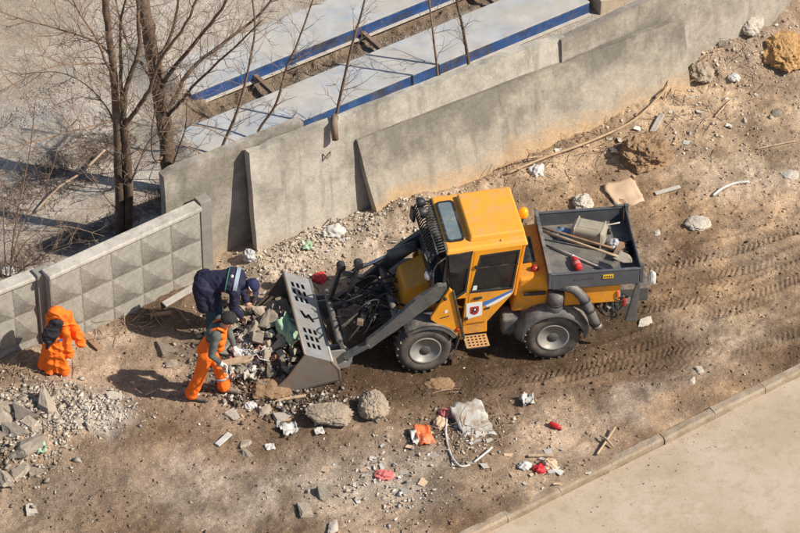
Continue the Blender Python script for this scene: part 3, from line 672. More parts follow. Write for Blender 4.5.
# cab
def side_plane(y): return lambda u, v, w_: (u, y+w_, v)
Y0, Y1 = -.62, .70
door = [(.62,.78),(.98,.79),(1.385,1.29),(1.51,2.22),(.76,2.22)]
wind = [(.715,1.40),(1.37,1.385),(1.465,2.13),(.865,2.11)]
for y, t, nm in ((Y0-.02,.045,'door'), (Y1-.025,.045,'door')):
    d = add('cab_'+nm, MB().plate(door, [wind], t, side_plane(y)), 'yellow', bev=.008)
    g = MB().plate([(p[0], p[1]) for p in wind], [], .012, side_plane(y+.016)); add('door_window', g, 'glass', d)
    # black seal round the pane
    cx = sum(p[0] for p in wind)/4; cz = sum(p[1] for p in wind)/4
    ins = [(cx+(p[0]-cx)*.93, cz+(p[1]-cz)*.92) for p in wind]; outs = [(cx+(p[0]-cx)*1.03, cz+(p[1]-cz)*1.03) for p in wind]
    add('window_seal', MB().plate(outs, [ins], .05, side_plane(y-.004)), 'black', d, bev=.004)
    add('window_divider', MB().box((1.12, y+.01, 1.86), (.66,.02,.018), (0,.0,0)), 'black', d)
    if y < 0:
        add('door_handle', MB().box((.83,y-.015,1.285), (.13,.03,.035), (0,-.06,0)), 'black', d, bev=.01)
        f = lambda dy: side_plane(y+dy)
        add('stripe', MB().plate([(.92,1.10),(1.36,1.325),(1.385,1.375),(1.0,1.21),(.92,1.19)], [], .004, f(-.005)), 'blue', d)
        add('stripe', MB().plate([(.98,1.08),(1.10,1.12),(1.34,1.27),(1.36,1.315),(.95,1.105)], [], .004, f(-.0045)), 'white', d)
        add('stripe_mark', MB().plate([(.93,1.02),(1.02,1.04),(1.02,1.075),(.93,1.06)], [], .004, f(-.005)), 'ink', d)
        sg = add('emblem_sign', MB().plate([(.655,.88),(.90,.93),(.90,1.20),(.655,1.19)], [], .004, f(-.005)), 'white', d)
        add('emblem_shield', MB().plate([(.715,1.0),(.755,.965),(.79,.955),(.825,.975),(.85,1.02),(.85,1.12),(.715,1.115)], [], .004, f(-.009)), 'shield', d)
        horse = [(.735,1.0),(.75,1.04),(.74,1.06),(.76,1.065),(.77,1.095),(.785,1.10),(.79,1.07),(.82,1.075),(.83,1.055),(.80,1.05),(.815,1.01),(.80,1.005),(.785,1.03),(.765,1.03),(.75,.995)]
        add('emblem_rider', MB().plate(horse, [], .004, f(-.013)), 'ink', d)
        add('emblem_rider_highlight', MB().plate([(.775,1.045),(.80,1.045),(.80,1.075),(.778,1.08)], [], .004, f(-.015)), 'white', d)
        add('window_sticker', MB().plate([(.745,1.43),(.815,1.43),(.822,1.515),(.75,1.515)], [], .003, f(.012)), 'white', d)
        for hz_ in (.9, 1.9): add('hinge', MB().box((.655 if hz_ < 1 else .80, y-.012, hz_), (.05,.03,.05)), 'black', d, bev=.006)
    else:
        pass
# cab body: pillars, lower shell, rear wall, roof
mb = MB()
for y in (Y0, Y1):
    s = .04
    mb.hexa([(.60,y-s/2,.76),(.66,y-s/2,.76),(.66,y+s,.76),(.60,y+s,.76)], [(.70,y-s/2,2.2),(.79,y-s/2,2.2),(.79,y+s,2.2),(.70,y+s,2.2)])
    mb.hexa([(.48,y-s/2,1.30),(.66,y-s/2,1.30),(.66,y+s,1.30),(.48,y+s,1.30)], [(.60,y-s/2,1.42),(.70,y-s/2,1.42),(.70,y+s,1.42),(.60,y+s,1.42)])
mb.prism([(.46,.9),(.62,.74),(1.0,.74),(1.42,1.28),(1.54,2.2),(1.46,2.2),(1.36,1.32),(.98,.84),(.66,.84)], Y0+.03, Y1-.03)
shell = add('cab_shell', mb, 'yellow', bev=.012)
mb = MB().plate([(Y0+.02,1.2),(Y1-.02,1.2),(Y1-.02,2.2),(Y0+.02,2.2)], [[(Y0+.14,1.45),(Y1-.14,1.45),(Y1-.14,2.1),(Y0+.14,2.1)]], .04, lambda u, v, w_: (1.40+(v-1.2)*.13+w_, u, v))
rw = add('cab_rear_wall', mb, 'yellow', bev=.006)
add('rear_window', MB().plate([(Y0+.13,1.44),(Y1-.13,1.44),(Y1-.13,2.11),(Y0+.13,2.11)], [], .01, lambda u, v, w_: (1.415+(v-1.2)*.13+w_, u, v)), 'glass', rw)
roof = add('cab_roof', MB().hexa([(.33,Y0-.03,2.185),(1.60,Y0-.03,2.20),(1.60,Y1+.03,2.20),(.33,Y1+.03,2.185)], [(.36,Y0+.01,2.265),(1.575,Y0+.01,2.30),(1.575,Y1-.01,2.30),(.36,Y1-.01,2.265)]), 'yellow_roof', bev=.03, seg=3)
add('roof_hatch', MB().hexa([(.72,-.50,2.27),(1.585,-.50,2.28),(1.585,.60,2.28),(.72,.60,2.27)], [(.745,-.475,2.36),(1.56,-.475,2.375),(1.56,.575,2.375),(.745,.575,2.36)]), 'yellow_roof', roof, bev=.025, seg=3)
def rrect(x0, x1, y0, y1, r, n=4):
    P = []
    for cx, cy, a0 in ((x1-r,y1-r,0),(x0+r,y1-r,90),(x0+r,y0+r,180),(x1-r,y0+r,270)):
        for i in range(n+1): a = R(a0+90*i/n); P.append((cx+r*math.cos(a), cy+r*math.sin(a)))
    return P
add('skylight', MB().plate(rrect(.41,.64,-.42,.50,.06), [], .012, lambda u, v, w_: (u, v, 2.272+.028*(u-.36)+w_)), 'skyglass', roof)
add('skylight_seal', MB().plate(rrect(.385,.665,-.445,.525,.07), [rrect(.42,.63,-.41,.49,.055)], .022, lambda u, v, w_: (u, v, 2.268+.028*(u-.36)+w_)), 'black', roof)
add('roof_bolt', MB().lathe([(.02,0),(.02,.02),(.0,.025)], (1.2,Y0+.06,2.285), n=8), 'yellow_roof', roof)
# windscreen, quarter glass, guard grille
mb = MB().plate([(Y0+.03,1.22),(Y1-.03,1.22),(Y1-.03,2.19),(Y0+.03,2.19)], [], .012, lambda u, v, w_: (.20+(v-1.22)*.13+w_, u, v)); ws = add('windscreen', mb, 'glass')
for y, nm in ((Y0,'quarter'), (Y1,'quarter')):
    qd = [(.34,2.19),(.74,2.19),(.655,1.42),(.50,1.31),(.24,1.28)]
    add('quarter_window', MB().plate(qd, [], .012, side_plane(y)), 'glass')
    c = (.5,1.7); qi = [(c[0]+(p[0]-c[0])*.80, c[1]+(p[1]-c[1])*.86) for p in qd]
    add('quarter_window_frame', MB().plate(qd, [qi], .045, side_plane(y-.022)), 'black', bev=.005)
# dark sun visor patch at the corner
add('corner_guard', MB().plate([(.36,2.20),(.75,2.235),(.68,1.95),(.57,1.80),(.38,1.88)], [], .02, side_plane(Y0-.05)), 'black', bev=.01)
mb = MB()
for k in range(20):
    y = Y0+.05+(Y1-Y0-.10)*k/19
    mb.tube([(.345,y,2.235),(.25,y,2.215),(.15,y,2.15),(.10,y,2.05)], .013, 6)
for (x, z) in ((.345,2.235),(.21,2.19),(.10,2.05)): mb.tube([(x,Y0+.03,z),(x,Y1-.03,z)], .017, 6)
gr = add('windscreen_guard', mb, 'black')
for (x, y, z, d) in ((.16,.62,2.24,(-1,.2,-.15)), (.16,.40,2.22,(-1,0,-.2)), (.10,-.45,2.05,(-1,-.15,-.2))):
    mb = MB(); mb.lathe([(.03,.10),(.07,.06),(.085,-.0),(.082,-.03),(.075,-.035)], (x,y,z), tuple(-c for c in d), 14); wl = add('work_lamp', mb, 'black')
    mb = MB(); dv = Vector(d).normalized(); mb.lathe([(.072,.0),(.05,.012),(.0,.018)], Vector((x,y,z))+dv*.033, d, 14); add('lamp_glass', mb, 'lamp', wl)
# mirrors and wipers at the front corners
for y, s in ((Y0-.12,-1), (Y1+.12,1)):
    mb = MB().tube([(.33,y-s*.10,2.15),(.18,y-s*.02,2.12),(.12,y,2.0),(.12,y,1.7)], .014, 6); ma = add('mirror_arm', mb, 'black')
    add('mirror', MB().box((.10,y,1.86), (.05,.16,.24), (0,.1,s*.2)), 'black', ma, bev=.025, seg=3)
mb = MB(); mb.ball((.10,-.50,1.72), (.075,.085,.085)); add('headlamp', mb, 'lamp')
mb = MB().lathe([(.05,-.06),(.10,0),(.10,.03)], (.10,-.50,1.72), (-1,-.3,.1), 14); add('headlamp_housing', mb, 'black')
# cab inside
add('driver_seat', MB().box((1.0,.05,1.15), (.46,.46,.14)).box((1.24,.05,1.5), (.12,.44,.66), (0,.12,0)).box((1.29,.05,1.9), (.09,.24,.16), (0,.12,0)), 'seat', bev=.03, seg=3)
mb = MB(); mb.tube([(.62+.04*math.cos(a),.05+.19*math.sin(a),1.52+.17*math.cos(a)) for a in [2*math.pi*i/20 for i in range(21)]], .014, 6); mb.tube([(.5,.05,1.15),(.62,.05,1.52)], .03, 8); add('steering_wheel', mb, 'seat')
add('dashboard', MB().box((.42,.05,1.24), (.24,1.1,.3)), 'black', bev=.03)
# front hood
mb = MB().hexa([(-.34,-.30,.80),(.30,-.36,.80),(.30,.46,.80),(-.34,.40,.80)], [(-.22,-.24,1.30),(.24,-.30,1.47),(.24,.40,1.47),(-.22,.34,1.30)]); hd = add('front_hood', mb, 'yellow', bev=.04, seg=3)
# triangular fender panel on either side
for y, o_ in ((-.745,-1), (.79,1)):
    tri = [(.375,1.62),(.42,1.56),(.60,.60),(.575,.555),(.085,1.04),(.09,1.10)]
    p = add('side_panel', MB().plate(tri, [], .05*-o_, side_plane(y)), 'yellow', bev=.012)
    add('edge_trim', MB().bar((.425,y,1.57), (.605,y,.60), .035, .06, up=(0,1,0)), 'rubber', p, bev=.008)
    if o_ < 0:
        add('panel_knob', MB().lathe([(.03,0),(.03,.02),(.015,.03),(0,.03)], (.30,y-.005,1.44), (0,-1,0), 12), 'black', p)
        add('marker_lamp', MB().lathe([(.035,0),(.035,.018),(.02,.026),(0,.026)], (.50,y-.005,.79), (0,-1,0), 12), 'redlens', p)
        add('panel_sticker', MB().plate([(.30,1.14),(.345,1.15),(.345,1.21),(.30,1.20)], [], .003, side_plane(y-.004)), 'white', p)
        add('panel_print', MB().plate([(.23,1.045),(.37,1.075),(.37,1.09),(.23,1.06)], [], .003, side_plane(y-.004)), 'ink', p)
add('cowl', MB().box((.28,.03,1.42), (.26,1.26,.40)), 'black', bev=.03)
# step
holes = [rrect(.655+i*.062,.695+i*.062,-.86+j*.065,-.82+j*.065,.012,2) for i in range(5) for j in range(4)]
st = add('step', MB().plate([(.62,-.885),(.98,-.885),(.98,-.60),(.62,-.60)], holes, .012, lambda u, v, w_: (u, v, .50+w_)), 'stepm')
add('step_riser', MB().box((.80,-.56,.66), (.38,.10,.22)), 'yellow', st, bev=.012)
add('step_bracket', MB().box((.80,-.74,.475), (.30,.26,.03)), 'steel', st, bev=.006)
# mid body behind the cab
mb = MB().hexa([(-.62,-.50,.80),(-.04,-.60,.86),(-.04,.66,.86),(-.62,.56,.80)], [(-.52,-.60,1.52),(-.06,-.60,1.60),(-.06,.66,1.60),(-.52,.66,1.52)]); mid = add('engine_cover', mb, 'yellow', xf=RX, bev=.05, seg=3)
add('cover_strip', MB().box((-.28,-.612,1.24), (.34,.03,.06)), 'black', mid, RX, bev=.008)
add('cover_knob', MB().lathe([(.06,0),(.06,.03),(.04,.06),(0,.07)], (-.26,-.42,1.57), (-.1,-.3,1), 14), 'redlens', mid, RX)
add('cover_vent', MB().box((-.35,.05,1.565), (.26,.6,.02)), 'black', mid, RX)
add('fuel_tank', MB().box((-.60,-.44,.60), (.36,.34,.34)), 'fender', xf=RX, bev=.06, seg=3)
add('tank_cap', MB().lathe([(.05,0),(.05,.03),(0,.035)], (-.52,-.615,.62), (0,-1,0), 12), 'black', xf=RX)
# beacon on its stalk
mb = MB().tube([(1.57,.10,2.05),(1.66,.10,2.06),(1.68,.10,2.16)], .018, 8); bs = add('beacon_bracket', mb, 'black')
add('beacon', MB().lathe([(.06,0),(.072,.02),(.07,.10),(.055,.14),(.0,.155)], (1.68,.10,2.16), n=18), 'beacon', bs)
# lift arms
ARM = [(.34,1.66),(.20,1.66),(-.15,1.42),(-.60,.98),(-.90,.72),(-.94,.60),(-.84,.56),(-.70,.68),(-.45,.86),(-.05,1.18),(.34,1.46)]
for y in (-.66, .66): add('lift_arm', MB().prism(ARM, y-.045, y+.045), 'steel', bev=.012)
mb = MB().tube([(-.42,-.66,1.03),(-.42,.70,1.03)], .06, 12); add('arm_cross_tube', mb, 'steel')
for y in (-.40, .44):
    mb = MB().tube([(.28,y,.72),(-.10,y,.92)], .05, 12); c = add('lift_cylinder', mb, 'steel'); add('cylinder_rod', MB().tube([(-.10,y,.92),(-.42,y,1.02)], .027, 10), 'chrome', c)
mb = MB().tube([(.1,.50,1.50),(-.34,.50,1.36)], .085, 14); c = add('tilt_cylinder', mb, 'fender'); add('cylinder_rod', MB().tube([(-.34,.50,1.36),(-.80,.46,1.21)], .03, 10), 'chrome', c)
# tilt levers standing up
for y, x0, z0, x1, z1 in ((.38,-1.30,.66,-1.10,1.36), (.20,-1.04,.80,-.86,1.52)):
    mb = MB().bar((x0,y,z0), (x1,y,z1), .06, .10, up=(0,1,0), ext=.03); mb.lathe([(.07,-.06),(.07,.06)], (x1,y,z1), (0,1,0), 14); add('tilt_lever', mb, 'black', bev=.008)
mb = MB().bar((-1.10,.29,1.30), (-.80,.29,1.22), .05, .07); add('tilt_link', mb, 'steel', bev=.008); add('tilt_link', MB().bar((-1.30,.30,.62), (-.95,.30,.70), .08, .10), 'steel', bev=.008)
# quick coupler frame
mb = MB()
for y in (-.52,-.16,.22,.58): mb.bar((-1.16,y,.22), (-1.30,y,.72), .06, .12, up=(0,1,0))
mb.tube([(-1.30,-.58,.70),(-1.30,.64,.70)], .05, 10); mb.tube([(-1.14,-.58,.24),(-1.14,.64,.24)], .045, 10)
for y in (-.66,.66): mb.bar((-.90,y,.62), (-1.20,y,.46), .07, .12, up=(0,1,0), ext=.05)
add('coupler_frame', mb, 'steel', bev=.01)
# valve blocks and small hardware between the arms
rr = random.Random(12)
for k in range(26):
    x = rr.uniform(-1.12,-.36); y = rr.uniform(-.42,.50); z = rr.uniform(.50,1.12); s = rr.uniform(.04,.10)
    add('valve_block', MB().box((x,y,z), (s,s*rr.uniform(.6,1.5),s*rr.uniform(.6,1.6)), (rr.uniform(-.4,.4),rr.uniform(-.6,.6),rr.uniform(-.5,.5))), rr.choice(['black','hub','black','hub','rust','steel']), bev=.01)
for k in range(34):
    a = Vector((rr.uniform(-.55,-.15), rr.uniform(-.5,.55), rr.uniform(.7,1.15))); b = Vector((rr.uniform(-1.32,-.75), rr.uniform(-.55,.62), rr.uniform(.45,1.1)))
    m1 = (a*2+b)/3+Vector((rr.uniform(-.1,.1),rr.uniform(-.25,.25),rr.uniform(-.1,.42))); m2 = (a+2*b)/3+Vector((rr.uniform(-.1,.1),rr.uniform(-.25,.25),rr.uniform(-.2,.42)))
    P = [a*(1-t)**3+m1*3*t*(1-t)**2+m2*3*t*t*(1-t)+b*t**3 for t in [i/14 for i in range(15)]]
    add('hydraulic_hose', MB().tube(P, rr.uniform(.010,.019), 6), 'hose')
# ------------------------------------------------ bucket
BXO, BY0, BY1 = -2.46, -.86, 1.12; BYAW = Matrix.Translation((-1.3,.1,0)) @ Matrix.Rotation(R(.5), 4, 'Z') @ Matrix.Translation((1.3,-.1,0))
Cc, Rr_, Pp, Tt = (BXO,.03), (BXO+1.13,.13), (BXO+.97,.55), (BXO+.58,.75)
bk = add('bucket', MB().prism([Cc,(BXO+.5,.06),Rr_,(BXO+1.10,.36),Pp,(Pp[0]-.03,Pp[1]-.005),(BXO+1.06,.36),(Rr_[0]-.05,.17),(BXO+.5,.09),(BXO,.05)], BY0, BY1), 'bucket', xf=BYAW, bev=.006)
for y, o_ in ((BY0,1), (BY1,-1)):
    add('side_plate', MB().plate([Cc,Rr_,(BXO+1.12,.36),(Pp[0]+.01,Pp[1]+.005),(Tt[0],Tt[1]+.008),(BXO+.30,.34)], [], .03*o_, side_plane(y)), 'bucket', bk, BYAW, bev=.006)
W = BY1-BY0; LP = math.hypot(Pp[0]-Tt[0], Pp[1]-Tt[1]); dx_, dz_ = (Pp[0]-Tt[0])/LP, (Pp[1]-Tt[1])/LP
slots = []
for g0 in (.20, 1.30):
    for r_ in range(3):
        for k in range(3):
            u = g0+r_*.175+.0; v = .075+k*.088
            slots.append([(u,v),(u+.12,v+.012),(u+.12,v+.066),(u,v+.054)])
slots.append([(.88,.10),(1.06,.16),(1.05,.24),(1.0,.225),(1.12,.29),(1.10,.33),(.93,.265),(.93,.235),(.98,.215),(.97,.19),(.88,.155)])
def gp(u, v, w_): return (Tt[0]+dx_*v+dz_*-1*w_, BY1-u, Tt[1]+dz_*v+dx_*w_)
sp_ = add('spill_guard', MB().plate([(0,0),(W,0),(W,LP+.02),(0,LP+.02)], slots, .014, gp), 'plate', bk, BYAW)
add('guard_lip', MB().tube([gp(0,-.005,.006), gp(W,-.005,.006)], .02, 8), 'bucket', bk, BYAW)
add('back_rib', MB().tube([gp(0,LP+.02,-.0), gp(W,LP+.02,.0)], .03, 8), 'rim', bk, BYAW)
add('cutting_edge', MB().box((BXO+.02,(BY0+BY1)/2,.035), (.20,W+.03,.022), (0,-.04,0)), 'rim', bk, BYAW, bev=.005)
for y in (-.60,-.46,.60,.74):
    add('hinge_ear', MB().plate([(-1.40,.14),(-1.16,.16),(-1.10,.34),(-1.24,.52),(-1.44,.52)], [rrect(-1.24,-1.17,.28,.35,.03,3)], .03, side_plane(y)), 'rim', bk, BYAW, bev=.006)
# ------------------------------------------------ dump box (rear section)
bx0, bx1, by0, by1, zr, dep, t_ = -.07, 1.33, -.72, .76, 1.67, .25, .028
dbx = empty('dump_box'); dbx.parent = loader
q = lambda nm, mb, m, bev=.008: mb.build(nm, m, dbx, RX, bev)
q('box_floor', MB().box(((bx0+bx1)/2,(by0+by1)/2,zr-dep), (bx1-bx0-.01,by1-by0-.01,.03)), 'boxfloor')
q('front_wall', MB().box((bx0,(by0+by1)/2,zr-dep/2+.02), (t_+.02,by1-by0+.04,dep+.06)), 'box')
q('tailboard', MB().box((bx1,(by0+by1)/2,zr-dep/2), (t_,by1-by0-.04,dep)), 'box')
for y in (by0, by1):
    q('side_wall', MB().box(((bx0+bx1)/2,y,zr-dep/2-.01), (bx1-bx0-.06,t_,dep+.03)), 'box')
    q('top_rail', MB().box(((bx0+bx1)/2,y,zr+.018), (bx1-bx0-.02,t_+.02,.025)), 'box')
for y in (by0+.02, by1-.02): q('corner_post', MB().box((bx1+.005,y,zr-dep/2+.03), (.06,.06,dep+.10)), 'box')
q('front_rail', MB().box((bx0-.005,(by0+by1)/2,zr+.062), (.055,by1-by0+.05,.025)), 'fender')
q('latch', MB().box((bx1-.06,by1,zr+.05), (.22,.04,.04)).box((bx1-.16,by1,zr+.07), (.05,.05,.06)), 'fender')
pl = q('number_plate', MB().box((.82,by0-.022,zr-.085), (.16,.006,.075)), 'plateyellow', .002)
for k, (w_, h) in enumerate(((.018,.03),(.012,.036),(.022,.03),(.014,.034))): MB().box((.77+.034*k,by0-.0265,zr-.085), (w_,.004,h)).build('plate_mark', 'ink', dbx, RX)
mb = MB()
for k in range(9): mb.box((.32+.035*k,by0-.02,zr-.11+.002*k), (.018,.004,.022))
mb.build('faded_lettering', 'fender', dbx, RX)
# under the box
add('yellow_chassis_cover', MB().box((.60,-.05,1.16), (.86,1.22,.34)), 'yellow', xf=RX, bev=.02)
add('chassis_rail', MB().box((.72,-.52,1.33), (.9,.05,.06)).box((.72,.56,1.33), (.9,.05,.06)), 'steel', xf=RX, bev=.01)
add('air_filter', MB().lathe([(.0,.0),(.10,.005),(.125,.04),(.13,.18),(.118,.19),(.118,.205),(.13,.215),(.13,.33),(.11,.37),(.05,.385),(0,.386)], (.02,-.66,.90), (.05,-.04,1), 20), 'fender', xf=RX)
add('air_filter_clamp', MB().lathe([(.134,.0),(.134,.03)], (.03,-.668,1.08), (.05,-.04,1), 20), 'black', xf=RX)
pts = [(.02,-.60,1.36),(.14,-.66,1.40),(.32,-.72,1.36),(.44,-.76,1.22),(.53,-.79,1.03),(.60,-.81,.84),(.66,-.82,.68)]
add('exhaust_hose', MB().tube(pts, [.075,.08,.082,.08,.075,.078,.08], 14), 'fender', xf=RX)
for a, b in ((3,.3),(4,.2),(5,.6)):
    p = Vector(pts[a])*(1-b)+Vector(pts[min(a+1,6)])*b; d = Vector(pts[min(a+1,6)])-Vector(pts[a]); add('hose_clamp', MB().lathe([(.088,-.02),(.088,.02)], p, d, 14), 'black', xf=RX)
add('exhaust_outlet', MB().lathe([(.083,0),(.083,.06),(.06,.062),(.06,.02)], (.655,-.818,.71), (.3,-.05,-.8), 14), 'boxfloor', xf=RX)
for x in (.93, 1.02): add('support_strut', MB().tube([(x,-.62,1.34),(x,-.62,.62)], .024, 8), 'rim' if x > 1 else 'steel', xf=RX)
add('rear_lamp', MB().box((1.10,-.66,.98), (.05,.06,.14)), 'redlens', xf=RX, bev=.012)
add('rear_lamp', MB().box((1.00,-.66,1.16), (.05,.05,.12)), 'orangepack', xf=RX, bev=.012)
add('rear_flap', MB().prism([(1.12,.62),(1.30,.60),(1.33,1.34),(1.26,1.34)], -.70, -.66), 'fender', xf=RX, bev=.01)
add('rear_flap', MB().prism([(1.12,.62),(1.30,.60),(1.33,1.34),(1.26,1.34)], .70, .74), 'fender', xf=RX, bev=.01)
add('tow_hitch', MB().box((1.10,.03,.66), (.34,.9,.16)).box((1.32,.03,.60), (.14,.14,.08)), 'steel', xf=RX, bev=.012)
for k in range(12):
    a = Vector((rr.uniform(.65,.95), rr.uniform(-.65,-.45), rr.uniform(.75,1.25))); b = Vector((rr.uniform(.85,1.2), rr.uniform(-.7,-.5), rr.uniform(.6,1.1))); c = (a+b)/2-Vector((0,.05,rr.uniform(.05,.25)))
    add('rear_hose', MB().tube([a*(1-t)**2+c*2*t*(1-t)+b*t*t for t in [i/9 for i in range(10)]], rr.uniform(.010,.018), 6), 'hose', xf=RX)
for k in range(7):
    add('rear_valve', MB().box((rr.uniform(.7,1.1), rr.uniform(-.62,-.5), rr.uniform(.72,1.1)), (rr.uniform(.05,.12),)*3, (rr.random(), rr.random(), rr.random())), rr.choice(['steel','black','fender']), xf=RX, bev=.008)

# ------------------------------------------------ load lying in the dump box (things of their own)
RW = Matrix.Translation((0,0,LZ)) @ RM
zf = zr-dep+.016
def rear_thing(name, label, cat, x, y, z=zf): return tag(empty(name, RW@Vector((x,y,z)), R(6.5)), label, cat)
c = rear_thing('canister', 'dirty beige plastic canister lying in the dump box', 'canister', .70, .34)
m = Matrix.Rotation(R(-24), 4, 'Z')
body = MB().box((0,0,.15), (.54,.34,.28)).build('canister_body', 'canister', c, m, .075, 4)
MB().box((0,0,.291), (.34,.18,.012)).build('raised_panel', 'canister', c, m, .005)
for x in (-.21, .21): MB().box((x,0,.15), (.025,.346,.288)).build('moulded_rib', 'canister', c, m, .08, 4)
MB().lathe([(.045,0),(.045,.05),(0,.055)], (.27,.06,.18), (1,0,0), 12).build('screw_cap', 'black', c, m)
def pole(label, a, b, r, m='wood', name='wooden_stick'):
    a = Vector(a); b = Vector(b); wv = RW@a; o = tag(empty(name, wv, R(6.5)), label, 'tool'); rel = b-a
    MB().tube([Vector((0,0,0)), rel*.33+Vector((0,0,.004)), rel*.66-Vector((0,.004,0)), rel], [r, r*1.02, r, r*.95], 8).build('shaft', m, o); return o, rel
o, rel = pole('long wooden shovel with pale blade lying across the dump box', (-.02,.38,zf+.20), (1.02,-.40,zf+.24), .021, 'wood', 'shovel')
bl = MB(); d = rel.normalized(); sx = Vector((-d.y, d.x, 0)).normalized(); P = []
for i in range(7):
    t = i/6; wdt = .11*(1-.9*max(0,(t-.55)/.45)**2)
    for j in range(5): u = (j/4-.5)*2; P.append(rel*.97+d*(t*.28)+sx*wdt*u+Vector((0,0,.03*u*u-.03*t)))
bl.add(P, [(i*5+j, i*5+j+1, (i+1)*5+j+1, (i+1)*5+j) for i in range(6) for j in range(4)], True); b = bl.build('blade', 'canister', o); sd_ = b.modifiers.new('thick','SOLIDIFY'); sd_.thickness = .006
o, rel = pole('brown push broom with dark bristles lying in the dump box', (-.02,.44,zf+.215), (1.0,-.02,zf+.10), .019, 'woodbrown', 'broom')
MB().box(tuple(rel+Vector((.10,-.05,-.01))), (.12,.36,.05), (0,0,-.5)).build('broom_head', 'woodbrown', o, None, .01)
mb = MB()
for k in range(160):
    a = rng.uniform(-.16,.16); bb = rng.uniform(-.04,.04); ca_, sa_ = math.cos(-.5), math.sin(-.5); p = rel+Vector((.12+bb*ca_-a*sa_, -.05+bb*sa_+a*ca_, -.02)); mb.tube([p, p+Vector((rng.uniform(.08,.20), rng.uniform(-.08,.04), rng.uniform(-.05,.06)))], .006, 4)
tag(mb.build('bristles', 'darkcloth', o), kind='stuff')
pole('thin pale stick lying in the dump box under the shovel', (.10,.18,zf+.03), (.92,-.50,zf+.03), .016, 'woodgrey')
pole('short pale stick behind the canister in the dump box', (.80,.50,zf+.10), (1.20,.50,zf+.16), .012, 'woodgrey')
c = rear_thing('bottle', 'red plastic bottle with pale cap lying in the dump box', 'bottle', .40, -.24, zf+.06)
m = Matrix.Rotation(R(100), 4, 'Z') @ Matrix.Rotation(R(90), 4, 'Y')
MB().lathe([(0,-.17),(.05,-.168),(.062,-.15),(.062,.02),(.05,.06),(.028,.10),(.026,.12)], (0,0,0), n=16).build('bottle_body', 'red', c, m)
MB().lathe([(.03,.118),(.03,.16),(0,.162)], (0,0,0), n=12).build('cap', 'plastic', c, m); MB().lathe([(.0635,-.10),(.0635,-.02)], (0,0,0), n=16).build('bottle_label', 'pink', c, m)

# ------------------------------------------------ crumpled film, rags: a lump with folds
def crumple(name, m, label, cat, loc, size, seed, flat=.5, folds=1.0, group=None, rot=0):
    bm = bmesh.new(); bmesh.ops.create_icosphere(bm, subdivisions=4, radius=1); rs = random.Random(seed)
    dirs = [(Vector((rs.gauss(0,1), rs.gauss(0,1), rs.gauss(0,1))).normalized(), rs.uniform(2.5,7), rs.uniform(0,6.28), rs.uniform(.03,.13)) for _ in range(14)]
    for v in bm.verts:
        d = v.co.normalized(); k = 1.0
        for dd, f, ph, am in dirs: k += folds*am*abs(math.sin(d.dot(dd)*f+ph))-folds*am*.5
        p = d*k; z = p.z*flat; v.co = Vector((p.x*size[0]/2, p.y*size[1]/2, max(z, -flat*.55)*size[2]/2/flat))
    me = bpy.data.meshes.new(name); bm.to_mesh(me); bm.free(); me.materials.append(M[m])
    me.polygons.foreach_set('use_smooth', [seed % 2 == 0]*len(me.polygons))
    o = bpy.data.objects.new(name, me); col.objects.link(o); o.location = Vector(loc)+Vector((0,0,size[2]*.22)); o.rotation_euler = (0,0,rot); tag(o, label, cat, group); return o
crumple('plastic_bag', 'bluecloth', 'crumpled pale blue plastic bag in the dump box corner', 'bag', RW@Vector((.34,.46,zf)), (.32,.18,.16), 3, rot=-.2)
crumple('plastic_bag', 'greybag', 'small grey white crumpled bag beside the broom in the dump box', 'bag', RW@Vector((1.05,.10,zf+.02)), (.17,.18,.17), 5)
crumple('rag', 'plastic', 'pale bluish rag hanging at the rear corner of the dump box', 'rag', RW@Vector((1.50,-.70,zr-.30)), (.12,.10,.30), 6, folds=.6)

# ================================================================== people
def skinmesh(mb, name, m, parent, voxel=.011, smooth=6, wrinkle=0, wf=14, seed=0, xf=None):
    """overlapping tapered limbs fused into one continuous surface"""
    tmp = mb.build(name+'_tmp', None, None, fix=True)
    r_ = tmp.modifiers.new('r', 'REMESH'); r_.mode = 'VOXEL'; r_.voxel_size = voxel
    if smooth: s_ = tmp.modifiers.new('s', 'SMOOTH'); s_.factor = .5; s_.iterations = smooth
    bpy.context.view_layer.update(); dg = bpy.context.evaluated_depsgraph_get()
    me = bpy.data.meshes.new_from_object(tmp.evaluated_get(dg)); me.name = name
    old = tmp.data; bpy.data.objects.remove(tmp); bpy.data.meshes.remove(old)
    n = len(me.vertices); co = np.empty(n*3, np.float32); me.vertices.foreach_get('co', co); co = co.reshape(-1,3)
    if wrinkle:
        no = np.empty(n*3, np.float32); me.vertex_normals.foreach_get('vector', no); no = no.reshape(-1,3)
        rs = np.random.RandomState(seed); d = np.zeros(n)
        w_ = vnoise(co[:,0]+co[:,1]*.7, co[:,2]+co[:,1]*.5, 5, seed+5)*2.5
        for k in range(7):
            v = rs.randn(3); v /= np.linalg.norm(v); f = wf*rs.uniform(.5,1.8); d += (1-np.abs(np.sin(co@v*f+w_*2+rs.uniform(0,6))))**2*rs.uniform(.5,1)
        co = co+no*((d/7-.25)*wrinkle*3)[:,None]
    me.vertices.foreach_set('co', co.ravel().astype(np.float32)); me.polygons.foreach_set('use_smooth', np.ones(len(me.polygons), bool)); me.update()
    me.materials.clear(); me.materials.append(M[m]); o = bpy.data.objects.new(name, me); col.objects.link(o); o.parent = parent; return o
V = Vector
